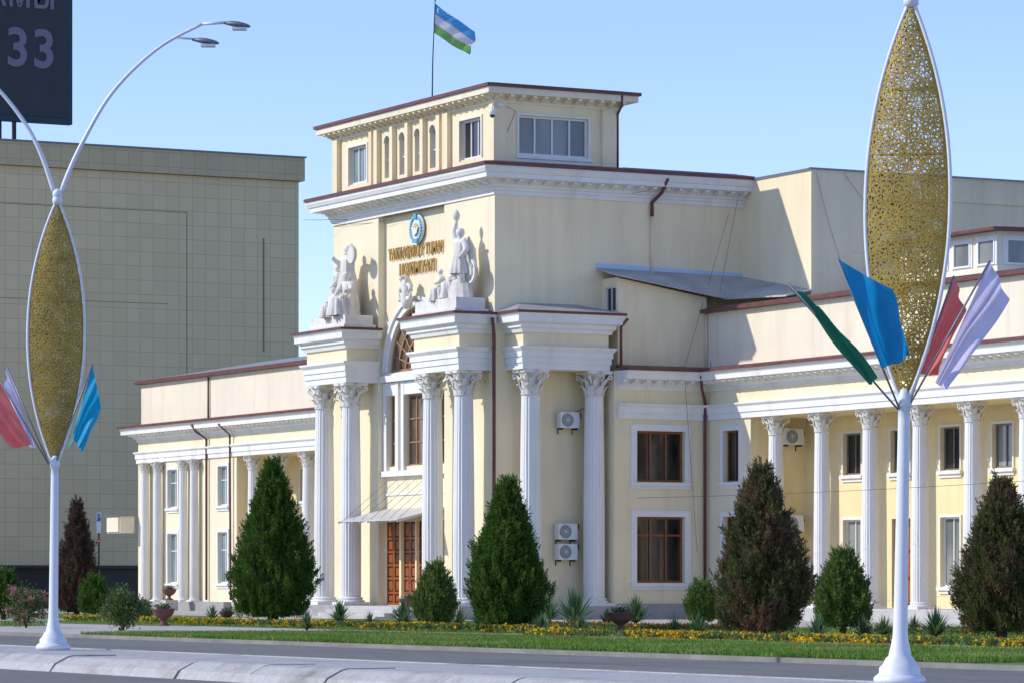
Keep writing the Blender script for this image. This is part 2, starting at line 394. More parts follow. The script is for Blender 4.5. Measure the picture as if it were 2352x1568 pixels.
for (a, b, c, d) in dops:
    mb = MB(); mb.box(a, b, -.12, -.07, c, d, FC)
    dd = mb.obj("door", M['door_dark'], B)
    p = MB(); w = (b-a)/2
    for k in range(2):
        x0 = a+k*w
        p.box(x0+.01, x0+.09, -.068, -.01, c+.02, d-.02, FC); p.box(x0+w-.09, x0+w-.01, -.068, -.01, c+.02, d-.02, FC)
        zz = [c+.02, c+.5, c+1.15, c+1.75, c+2.35, c+2.95, d-.02]
        for z0, z1 in zip(zz[:-1], zz[1:]):
            p.box(x0+.09, x0+w-.09, -.068, -.015, z0, z0+.09, FC)
            p.box(x0+.17, x0+w-.17, -.069, -.03, z0+.17, z1-.08, FC)
    p.obj("door_panels", M['door'], dd)
    h = MB(); h.tube([FC((a+b)/2-.07,0.0,c+1.0), FC((a+b)/2-.07,.06,c+1.02), FC((a+b)/2-.07,.06,c+1.3), FC((a+b)/2-.07,0.0,c+1.32)], .015, 6)
    h.obj("handle", M['goldtxt'], dd)
for a, b in ((-9.72,-9.53), (-8.12,-7.98), (-6.57,-6.38)):
    mb = MB(); mb.box(a, b, .0, .1, .65, 4.4, FC); mb.obj("door_post", M['yellow'], B)
mb = MB(); mb.box(-11.3,-4.8,.0,.12,4.41,4.6,FC); mb.obj("door_lintel", M['yellow'], B)
def slab(mb, p, th):
    a = [tuple(q) for q in p]; b = [(q[0], q[1], q[2]-th) for q in p]; n = len(p)
    mb.add(a+b, [tuple(range(n)), tuple(range(n, 2*n))[::-1]]+[(i, (i+1) % n, n+(i+1) % n, n+i) for i in range(n)])
mb = MB()
slab(mb, [(-11.3,.33,5.0), (-5.2,.33,5.0), (-5.2,-2.1,4.42), (-11.3,-2.1,4.42)], .04)
for i in range(9):
    x = -11.25+i*.75; slab(mb, [(x,.3,4.95), (x+.04,.3,4.95), (x+.04,-2.08,4.37), (x,-2.08,4.37)], .06)
cn = mb.obj("canopy", M['canopy'], B)
mb = MB()
for i in range(7):
    x = -11.0+i*.93; mb.tube([(x,.33,6.3), (x,-1.9,4.48)], .01, 4)
mb.obj("canopy_cable", M['grey'], cn)
cor = MB(); edge = MB(); rf = MB()
mainp = [(-16.1,13.5), (-16.1,0), (0,0), (0,12.4)]
cor.sweep(mainp, [(0,18.2),(.07,18.2),(.07,18.36),(.13,18.39),(.13,18.5),(.2,18.53),(.2,18.62),(.3,18.7),(.34,18.8),(.84,18.84),(.84,19.02),(.9,19.06),(.98,19.22),(.98,19.34),(0,19.34)])
cor.brackets(mainp, .2, .72, 18.64, 18.82, .17, .66)
edge.sweep(mainp, [(.9,19.342),(1.06,19.342),(1.06,19.48),(0,19.66),(0,19.5)])
belp = [(-16.1,6.1), (-16.1,0), (0,0), (0,6.1), (-16.1,6.1)]
cb = MB()
cb.sweep(belp, [(.0,22.12),(.06,22.12),(.06,22.3),(.14,22.38),(.62,22.45),(.62,22.72),(.0,22.72)])
cb.brackets(belp[:4], .1, .56, 22.24, 22.44, .17, .55)
cb.obj("cornice", M['attic'], B)
edge.sweep(belp, [(.5,22.722),(.72,22.722),(.72,22.86),(.0,22.98),(.0,22.9)])
rf.add([(-16.1,0,22.97), (0,0,22.97), (0,6.1,22.97), (-16.1,6.1,22.97), (-13,3,23.25), (-3,3,23.25)], [(0,1,5,4),(1,2,5),(2,3,4,5),(3,0,4)])
rf.quad((-16.1,0,19.55), (0,0,19.55), (0,12.5,19.55), (-16.1,12.5,19.55))
rf.box(-12,-.3,6.5,12.3,19.56,19.72)
def block(pth):
    cor.sweep(pth, [(-.12,10.72),(.0,10.72),(.0,10.98),(.05,10.98),(.05,11.24),(.1,11.24),(.1,11.46),(.22,11.6),(.22,11.68),(-.1,11.68)])
    f = MB(); f.sweep(pth, [(-.05,11.685),(-.05,12.25)]); f.obj("frieze", M['cream'], B)
    f = MB(); xs = [p[0] for p in pth]; ys = [p[1] for p in pth]
    f.quad((min(xs)+.02,min(ys)+.1,10.721), (max(xs)-.1,min(ys)+.1,10.721), (max(xs)-.1,max(ys)-.02,10.721), (min(xs)+.02,max(ys)-.02,10.721))
    f.obj("soffit", M['cream'], B)
    cor.sweep(pth, [(-.06,12.25),(.05,12.25),(.1,12.4),(.2,12.46),(.2,12.6),(.4,12.68),(.4,12.92),(.48,13.05),(-.1,13.08)])
    edge.sweep(pth, [(.4,13.055),(.54,13.055),(.54,13.16),(.0,13.2)])
block([(-15.75,0), (-15.75,-1.6), (-11.4,-1.6), (-11.4,0)]); block([(-4.65,0), (-4.65,-1.6), (-.25,-1.6), (-.25,0)])
block([(0,.5), (1.6,.5), (1.6,4.75), (0,4.75)])
rf.add([(0,-.05,13.16), (2.12,-.05,13.16), (2.12,5.3,13.16), (0,5.3,13.16), (0,1.2,13.62), (0,4.0,13.62)], [(0,1,4),(1,2,5,4),(2,3,5)])
rf.quad((-15.8,-1.7,13.19), (-11.3,-1.7,13.19), (-11.3,0,13.22), (-15.8,0,13.22)); rf.quad((-4.7,-1.7,13.19), (-.2,-1.7,13.19), (-.2,0,13.22), (-4.7,0,13.22))
WY = 9.6; AY = 9.75
rp = [(1.6,5.1), (1.6,WY), (47.4,WY), (47.4,25)]
lp = [(-63.5,25), (-63.5,WY), (-16.1,WY)]
for p in (rp, lp):
    cor.sweep(p, [(.0,8.7),(.1,8.7),(.1,8.95),(.15,8.95),(.15,9.2),(.24,9.3),(.24,9.36),(.0,9.4)])
    cor.sweep(p, [(.0,9.95),(.08,9.95),(.08,10.08),(.25,10.2),(.28,10.34),(.8,10.38),(.8,10.58),(.93,10.74),(.0,10.76)])
    cor.brackets(p, .2, .7, 10.18, 10.36, .16, .56)
    edge.sweep(p, [(.85,10.742),(1.0,10.742),(1.0,10.86),(-.14,11.02),(-.14,10.9)])
rap2 = [(1.3,AY), (47,AY), (47,26)]; lap = [(-63.4,26), (-63.4,AY), (-16.1,AY)]
for p in (rap2, lap):
    edge.sweep(p, [(.0,13.35),(.34,13.36),(.34,13.49),(.0,13.6)])
cor.obj("cornice", M['white'], B)
edge.obj("roof_edging", M['brown'], B)
rf.quad((1.3,AY,13.58), (47,AY,13.58), (47,18,14.2), (1.3,18,14.2)); rf.quad((-63.4,AY,13.58), (-16.1,AY,13.58), (-16.1,18,15.0), (-63.4,18,15.0))
rf.obj("roof", M['roofgrey'], B)
LW = (1.65, 4.5); UW = (6.0, 8.2)
SX = TX(1.6); WF = TY(WY); RC = TY(12.4)
wa = MB()
wall(wa, SX, 4.95, WY, 0, 10.75, [(6.05,8.45,*LW), (6.05,8.45,*UW)])
wa.quad((0,4.95,0), (1.6,4.95,0), (1.6,4.95,10.75), (0,4.95,10.75)); wa.obj("wall", M['cream'], B)
def colonnade(ww, xa, xb, centers, door_k):
    wall(ww, WF, xa, xb, 8.7, 10.75)
    wy = MB()
    wy.quad((xa,WY,8.7), (xb,WY,8.7), (xb,12.4,8.7), (xa,12.4,8.7))
    for x in (xa, xb): wy.quad((x,WY,0), (x,12.4,0), (x,12.4,8.7), (x,WY,8.7))
    ops = []
    for k, c in enumerate(centers):
        ops.append((c-.68, c+.68, 6.2, 7.95))
        ops.append((c-.68, c+.68, .62 if k == door_k else 1.5, 4.3))
    wall(wy, RC, xa, xb, .3, 8.7, ops, .2); wy.obj("recess_wall", M['yellow'], B)
    for o in ops:
        if o[2] < 1:
            m = MB(); m.box(o[0], o[1], -.2, -.15, o[2], o[3], RC); dd = m.obj("door", M['door_dark'], B)
            m = MB()
            for q in range(2):
                for z in (.8, 1.9, 3.0): m.box(o[0]+.08+q*.66, o[0]+.6+q*.66, -.151, -.12, z, z+.95, RC)
            m.obj("door_panels", M['door'], dd)
        else: window(RC, *o[:4], .2, rnd.choice(['ggrey','gdark','ggrey']), 'grey' if o[2] > 5 else 'frame_w', (.5,), (), .1, True)
    m = MB(); m.box(xa, xb, WY-.35, 12.4, .0, .6); m.obj("plinth", M['step'], B)
ww = MB()
wall(ww, WF, 1.6, 5.2, 0, 10.75, [(3.0,4.3,*LW), (3.0,4.3,*UW)])
colonnade(ww, 5.2, 33.0, [8.85+3.6*k for k in range(7)], 1)
wall(ww, WF, 33.0, 47.4, 0, 10.75); ww.quad((47.4,WY,0), (47.4,25,0), (47.4,25,10.75), (47.4,WY,10.75))
ww.obj("wall", M['cream_pale'], B); ww = MB()
colonnade(ww, -49.1, -21.3, [-24.4-3.6*k for k in range(7)], 1)
wall(ww, WF, -21.3, -16.1, 0, 10.75)
wall(ww, WF, -53.2, -49.1, 0, 10.75, [(-51.6,-50.3,*LW), (-51.6,-50.3,*UW)])
PV = TY(WY)
wall(ww, PV, -63.5, -53.2, 0, 10.75, [(-58.9,-57.5,*LW), (-58.9,-57.5,*UW)])
ww.quad((-63.5,WY,0), (-63.5,25,0), (-63.5,25,10.75), (-63.5,WY,10.75)); ww.obj("wall", M['cream_pale'], B)
wt = MB(); wall(wt, TY(AY), -63.4, -16.1, 10.77, 13.45); wt.obj("attic_wall", M['attic'], B)
wt = MB(); wall(wt, TY(AY), 1.3, 47, 10.77, 13.45)
wt.quad((47,AY,10.77), (47,26,10.77), (47,26,13.45), (47,AY,13.45)); wt.obj("attic_wall", M['attic'], B)
for z in (LW, UW):
    window(SX, 6.05, 8.45, *z, .25, 'gdark', 'wood', (.33,.66), (.72,) if z is LW else (), .28, fw=.1)
    window(WF, 3.0, 4.3, *z, .25, 'gdark', 'wood', (.5,), (), .2)
    window(WF, -51.6, -50.3, *z, .2, 'gblue', 'frame_w', (.5,), (.65,), .18)
    window(PV, -58.9, -57.5, *z, .2, 'gblue', 'frame_w', (.5,), (.65,), .18)
mbk = MB(); mbk.quad((1.3,5.3,10.75), (1.3,AY,10.75), (1.3,AY,14.05), (1.3,5.3,14.75)); wall(mbk, TY(5.3), 0, 1.3, 10.75, 14.78, [(.2,1.12,13.3,14.4)], .12)
mbk.obj("wall", M['side'], B)
m = MB(); m.box(3.2,3.8,11.6,12.3,13.4,13.8); m.obj("vent_block", M['side'], B)
window(TY(5.3), .2, 1.12, 13.3, 14.4, .12, 'gdark', 'frame_w', (.5,), (), 0, False, fw=.06)
mb = MB(); slab(mb, [(0,4.95,15.25), (1.75,4.95,14.85), (1.9,10.4,14.02), (0,12.38,15.15)], .06)
slab(mb, [(1.901,10.401,14.018), (5.8,11.0,13.9), (5.7,12.38,14.2), (.01,12.381,15.148)], .06)
mb.obj("shed_roof", M['corr'], B)
mb = MB(); mb.quad((.02,4.95,15.26),(.02,12.38,15.16),(.02,12.38,15.3),(.02,4.95,15.46)); mb.obj("flashing", M['flash'], B)
mb = MB(); mb.box(11.5,18.4,13,22,13.5,15.7); mb.obj("penthouse_wall", M['attic'], B)
mb = MB(); slab(mb, [(11.0,12.4,15.78), (19.0,12.4,15.78), (19.0,22,15.98), (11.0,22,15.98)], .12); mb.obj("roof", M['brown'], B)
for a in (12.0, 13.7, 15.4, 17.1):
    window(TY(12.995), a, a+1.2, 14.35, 15.4, .0, 'ggrey', 'frame_w', (), (), .12, False, fw=.08, suro=.04)
for a in (13.4, 15.6, 17.8): window(TX(18.405), a, a+1.9, 14.35, 15.4, .0, 'ggrey', 'frame_w', (), (), .12, False, fw=.08, suro=.04)

bw = MB()
bops = [(-14.4,-12.5,19.95,21.65), (-3.2,-1.2,19.95,21.65)]+[(c-.3,c+.3,19.9,21.8,'a') for c in (-10.4,-8.9,-7.35,-5.85)]
wall(bw, F0, -16.1, 0, 19.4, 22.3, bops, .22)
sops = [(1.15,4.55,19.95,21.65)]
wall(bw, S0, 0, 6.1, 19.4, 22.3, sops, .18)
bw.quad((-16.1,0,19.4), (-16.1,6.1,19.4), (-16.1,6.1,22.3), (-16.1,0,22.3)); bw.quad((0,6.1,19.4), (-16.1,6.1,19.4), (-16.1,6.1,22.3), (0,6.1,22.3))
bw.obj("tower_wall", M['cream'], B)
def pil(T, a, b, o, z0=19.5, z1=22.12):
    m = MB(); m.box(a, b, .0, o, z0, z1, T); m.obj("pilaster", M['cream'], B)
for c, w in ((-11.25,.34),(-9.65,.3),(-8.1,.3),(-6.6,.3),(-5.0,.34),(-4.3,.5),(-15.55,.5),(-11.8,.3)): pil(F0, c-w/2, c+w/2, .22)
pil(F0, -.45, .097, .1); pil(S0, .0, .5, .1); pil(S0, 5.2, 5.9, .14)
bp_ = MB(); bp_.box(.5,5.2,.0,.06,19.45,19.8,S0); bp_.obj("sill_band", M['cream'], B)
window(F0, -14.4, -12.5, 19.95, 21.65, .22, 'gblue', 'frame_w', (.35,.68), (), .1, False, fw=.09)
window(F0, -3.2, -1.2, 19.95, 21.65, .22, 'gdark', 'frame_w', (.35,.68), (), .1, False, fw=.09)
window(S0, 1.15, 4.55, 19.95, 21.65, .18, 'ggrey', 'frame_w', (.25,.5,.75), (), .08, True, fw=.09)
for c in (-10.4,-8.9,-7.35,-5.85):
    m = MB(); m.quad(F0(c-.3,-.22,19.9), F0(c+.3,-.22,19.9), F0(c+.3,-.22,21.8), F0(c-.3,-.22,21.8)); w = m.obj("window", M['gblue'], B)
    m = MB(); m.box(c-.3,c-.24,-.215,-.15,19.9,21.5,F0); m.box(c+.24,c+.3,-.215,-.15,19.9,21.5,F0); m.box(c-.24,c+.24,-.215,-.16,20.7,20.76,F0)
    arc_ring(m, F0, c, 21.5, .301, .37, .0, .05, 12); m.obj("frame", M['frame_w'], w)
def col_meshes(r, h):
    ch = 2.25*r
    s = MB(); n = 80; hs = h-ch-.75*r
    prof = [(.75*r, .97), (.75*r+.15*r, 1.0), (.75*r+hs*.35, 1.0), (.75*r+hs*.7, .94), (.75*r+hs, .86)]
    vs = []
    for z, k in prof:
        for i in range(n):
            a = 2*math.pi*i/n; rr = r*k*(1-.10*abs(math.sin(10*a))**.8); vs.append((rr*math.cos(a), rr*math.sin(a), z))
    s.add(vs, [(j*n+i, j*n+(i+1) % n, (j+1)*n+(i+1) % n, (j+1)*n+i) for j in range(len(prof)-1) for i in range(n)])
    b = MB(); b.box(-1.35*r, 1.35*r, -1.35*r, 1.35*r, 0, .28*r)
    b.lathe([(1.3*r,.28*r),(1.36*r,.36*r),(1.3*r,.46*r),(1.12*r,.5*r),(1.1*r,.56*r),(1.2*r,.62*r),(1.18*r,.7*r),(1.0*r,.78*r)], 28)
    c = MB(); z0 = h-ch
    c.lathe([(.86*r,z0-.02),(.96*r,z0),(.96*r,z0+.08*r),(.86*r,z0+.1*r),(.84*r,z0+.5*ch),(.95*r,z0+.75*ch),(1.15*r,z0+.88*ch)], 24)
    def leaf(a, zb, hh, out, w):
        pr = [(.88, 0, w), (.95, .45, w*1.05), (1.02+out*.3, .8, w*.85), (1.05+out, 1.0, w*.55), (1.1+out*1.3, .86, w*.2)]
        vs = []
        for rr, t, wd in pr:
            for q in (-1, 0, 1):
                rad = rr*r+(.06*r if q == 0 else 0); x, y = rad, q*wd*r
                vs.append((x*math.cos(a)-y*math.sin(a), x*math.sin(a)+y*math.cos(a), zb+hh*t))
        c.add(vs, [(i*3+j, i*3+j+1, i*3+j+4, i*3+j+3) for i in range(4) for j in range(2)])
    for i in range(8): leaf(math.pi/4*i, z0+.1*r, ch*.36, .28, .3)
    for i in range(8): leaf(math.pi/4*(i+.5), z0+.2*r, ch*.58, .38, .28)
    for i in range(4):
        a = math.pi/4+i*math.pi/2; ca, sa = math.cos(a), math.sin(a)
        pts = []
        for k in range(14):
            t = k/13
            if t < .45: rad = 1.0+t*1.1; z = z0+ch*(.5+t*.75)
            else:
                q = (t-.45)/.55*5.5; rr = .22*(1-.12*q); rad = 1.5+rr*math.sin(q); z = z0+ch*.74+rr*r*math.cos(q)*1.1
            pts.append((rad*r*ca, rad*r*sa, z))
        c.tube(pts, [.11*r-.003*r*k for k in range(14)], 6)
        b2 = a-math.pi/4
        for sg in (-1, 1):
            px = 1.12*r; py = sg*.3*r
            c.tube([((px)*math.cos(b2)-py*k*math.sin(b2), px*math.sin(b2)+py*k*math.cos(b2), z0+ch*(.55+.13*k)) for k in (.3,1,1.6)], [.07*r,.09*r,.05*r], 5)
        c.lathe([(.01,-.1*r),(.16*r,0),(.01,.1*r)], 8, (1.28*r*math.cos(b2), 1.28*r*math.sin(b2), z0+ch*.94))
    ab = []
    for i in range(4):
        a0 = math.pi/4+i*math.pi/2
        ab.append((1.72*r*math.cos(a0-.07), 1.72*r*math.sin(a0-.07))); ab.append((1.72*r*math.cos(a0+.07), 1.72*r*math.sin(a0+.07)))
        for k in (.25, .5, .75):
            aa = a0+math.pi/2*k; rr = r*(1.72-.52*math.sin(math.pi*k)**.7); ab.append((rr*math.cos(aa), rr*math.sin(aa)))
    nn = len(ab)
    c.add([(x, y, h-.12*ch) for x, y in ab]+[(x*1.03, y*1.03, h) for x, y in ab], [tuple(range(nn))[::-1], tuple(range(nn, 2*nn))]+[(i, (i+1) % nn, nn+(i+1) % nn, nn+i) for i in range(nn)])
    return s, b, c
def columns(r, z0, z1, places):
    s, b, c = col_meshes(r, z1-z0)
    so = s.obj("column", M['white'], B, True, (places[0][0], places[0][1], z0))
    bo = b.obj("column_base", M['white'], so); co = c.obj("capital", M['stone_white'], so)
    for x, y in places[1:]:
        o = so.copy(); COL.objects.link(o); o.location = (x, y, z0)
        for ch in (bo, co):
            k = ch.copy(); COL.objects.link(k); k.parent = o
columns(.47, .65, 10.72, [(-15.0,-1.0), (-12.15,-1.0), (-3.9,-1.0), (-.95,-1.0), (1.0,1.2), (1.0,4.3)])
columns(.35, .6, 8.7, [(6.5+3.6*k, 10.05) for k in range(8)]+[(-22.6-3.6*k, 10.05) for k in range(8)])
columns(.26, .6, 8.7, [(x, 9.25) for x in (-54.3,-55.9,-59.7,-61.6)])
for bx in ((-16.4,-11.42,-1.9,-.003,0,.65), (-4.58,.35,-1.9,-.003,0,.65), (.003,1.9,.3,5.0,0,.65), (1.603,1.75,5.1,WY,0,.75), (1.75,5.2,WY-.15,WY-.003,0,.75), (-63.8,-49.1,8.8,WY-.003,0,.6)):
    mb = MB(); mb.box(*bx); mb.obj("plinth", M['plinth'], B)
mb = MB()
for i in range(4): mb.box(-11.4, -4.6, -2.2-.4*i, .3 if i == 0 else -2.2-.4*(i-1)-.002, 0, .63-.15*i)
mb.obj("steps", M['step'], B)
mb = MB()
for i in range(4): mb.box(7, 31, WY-.36-.35*(i+1), WY-.36-.35*i-.002, 0, .5-.12*i)
mb.obj("steps", M['step'], B)
def pipe(pts, r=.065, mat='brown'):
    m = MB(); m.tube(pts, r, 8); return m.obj("drainpipe", M[mat], B, True)
pipe([(.35,-.3,12.9), (.25,-.2,12.5), (.15,-.12,12.2), (.15,-.12,.8)], .08)
pipe([(2.0,3.4+2,12.95), (1.75,5.2,12.6), (1.75,5.2,11.0)])
pipe([(2.4,8.8,10.6), (2.3,8.9,10.1), (1.75,9.4,9.5), (1.75,9.4,.8)], .07)
pipe([(.95,8.0,19.2), (.6,7.9,18.6), (.1,7.7,18.2), (.1,7.7,17.6)], .08)
pipe([(.1,7.7,17.6), (.1,7.7,15.1)], .05, 'side')
pipe([(.6,5.9,22.7), (.6,5.9,22.3), (.1,5.95,21.9), (.1,5.95,19.6)], .06)
pipe([(-53.4,8.7,10.6), (-53.2,8.9,10.2), (-53.0,9.45,9.8), (-53.0,9.45,.7)], .07)
pipe([(-53.2,9.65,13.3), (-53.2,9.65,11.0)], .06)
pipe([(-49.6,8.7,10.5), (-49.6,9.4,9.9), (-49.6,9.45,.7)], .06)
pipe([(1.4,9.68,13.3), (1.4,9.68,11.0)], .05, 'side')
def text_mesh(name, body, size, ext, mat, parent, loc, rot, align='CENTER', sx=1, bold=.0):
    cu = bpy.data.curves.new(name, 'FONT'); cu.body = body; cu.size = size; cu.extrude = ext; cu.align_x = align; cu.offset = bold
    cu.space_character = 1.1
    tmp = bpy.data.objects.new("tmp", cu); COL.objects.link(tmp); bpy.context.view_layer.update()
    me = bpy.data.meshes.new_from_object(tmp.evaluated_get(bpy.context.evaluated_depsgraph_get()))
    bpy.data.objects.remove(tmp); me.name = name; me.materials.clear(); me.materials.append(mat)
    o = bpy.data.objects.new(name, me); COL.objects.link(o); o.parent = parent; o.location = loc; o.rotation_euler = rot; o.scale = (sx, 1, 1)
    return o
R90 = math.radians(90)
text_mesh("lettering", "YAKKASAROY TUMANI", .76, .03, M['goldtxt'], B, (-7.95,.27,16.2), (R90,0,0), sx=.675, bold=.008)
text_mesh("lettering", "HOKIMIYATI", .80, .03, M['goldtxt'], B, (-7.95,.27,15.42), (R90,0,0), sx=.74, bold=.008)
mb = MB(); T = lambda x, y, z: (x-7.85, .28-z, y+17.4)
mb.mi = 0; mb.lathe([(.62,0),(.66,.05),(.62,.12)], 32, T=T)
mb.mi = 1
for i in range(22):
    a = math.radians(-240+i*300/21)
    mb.lathe([(.01,.13),(.085,.16),(.01,.2)], 6, (.53*math.cos(a), .53*math.sin(a), 0), T)
mb.mi = 2
mb.lathe([(.3,.13),(.3,.15),(.01,.16)], 20, (0,-.05,0), T)
mb.mi = 0
mb.add([T(*p) for p in [(-.35,.1,.2),(-.12,.0,.2),(0,.12,.22),(.12,0,.2),(.35,.1,.2),(.2,-.22,.2),(0,-.3,.22),(-.2,-.22,.2)]], [tuple(range(8))])
mb.mi = 1; mb.lathe([(.14,.13),(.14,.2),(.01,.22)], 8, (0,.55,0), T); mb.box(-.25,.25,-.62,-.46,.12,.2,T)
mb.obj("emblem", [M['emb_white'], M['emb_blue'], M['emb_gold']], B)
mb = MB(); mb.lathe([(.14,0),(.16,-.06),(.14,-.2),(.08,-.27),(.01,-.3)], 16, (.35,-.3,21.75)); mb.tube([(.02,-.02,22.0),(.35,-.3,22.0),(.35,-.3,21.7)], .04, 6); mb.box(.0,.2,.05,.3,21.9,22.1)
sc_ = mb.obj("security_camera", [M['frame_w']], None, True, label="white dome security camera bracketed to the cream tower corner", category="security camera")
mb = MB(); mb.lathe([(.125,-.0),(.11,-.12),(.06,-.18),(.01,-.2)], 16, (.35,-.3,21.6)); mb.obj("lens_dome", M['dark'], sc_, True)
def wire(pts, sag=.0, n=12, r=.009):
    a, b = Vector(pts[0]), Vector(pts[-1]); P = []
    if len(pts) == 2:
        for i in range(n+1):
            t = i/n; p = a.lerp(b, t); p.z -= sag*4*t*(1-t); P.append(p)
    else: P = pts
    m = MB(); m.tube(P, r, 4); return m.obj("cable", M['dark'], B)
wire([(.3,11.5,17.9), (2.0,8.2,10.9), (1.75,9.0,3.0)]); wire([(.2,12.2,19.4), (1.5,10.3,14.3), (1.8,9.3,8.8)])
wire([(5.7,14,19.3), (5.75,17,17.0)], .4); wire([(5.7,16,19.3), (5.75,22,15.0)], .8); wire([(5.7,12.6,19.2),(5.7,14.5,14.2)], .5)
wire([(-10,.1,18.0),(-15.9,-.2,18.3)], .1); wire([(-16.8,-1.2,18.5),(1.0,7.0,18.6)], .3, 14)
wire([(1.7,6.0,5.3),(46,8.6,5.9)], .25, 20, .008); wire([(.02,.6,20.9),(.02,1.0,21.8),(.02,.5,22.0)]); wire([(.05,3.9,9.0),(.05,4.6,9.3),(.05,4.8,8.9)], r=.015)

def ac(loc):
    e = empty("air_conditioner", loc, 0, label="white outdoor air conditioning unit on wall brackets", category="air conditioner", group="air conditioning units on the facade")
    m = MB(); m.box(.12,.5,-.46,.46,-.34,.34); o = m.obj("casing", M['frame_w'], e)
    m = MB(); m.lathe([(.29,0),(.29,.015),(.01,.02)], 24, T=lambda x, y, z: (.503+z, y-.12, x)); m.obj("fan", M['dark'], e)
    m = MB()
    for r in (.07,.12,.17,.22,.27): m.tube([(.53, -.12+r*math.cos(a), r*math.sin(a)) for a in [i*math.pi/10 for i in range(21)]], .009, 4)
    for k in range(6):
        a = k*math.pi/6; m.tube([(.53,-.12+.29*math.cos(a),.29*math.sin(a)), (.53,-.12-.29*math.cos(a),-.29*math.sin(a))], .007, 4)
    m.obj("grille", M['frame_w'], e)
    m = MB()
    for y in (-.35,.35): m.box(.005,.5,y-.02,y+.02,-.42,-.345); m.box(.005,.04,y-.02,y+.02,-.6,-.42)
    m.obj("bracket", M['dark'], e)
    m = MB(); m.tube([(.3,.47,.1),(.25,.6,.25),(.05,.75,.35),(.02,.8,.1)], .02, 5); m.obj("hose", M['dark'], e)
for l in ((0,3.4,8.65), (0,3.3,3.85), (0,3.3,2.98), (5.2,11.5,7.9), (5.2,11.5,4.2), (5.2,11.9,2.2)): ac(l)

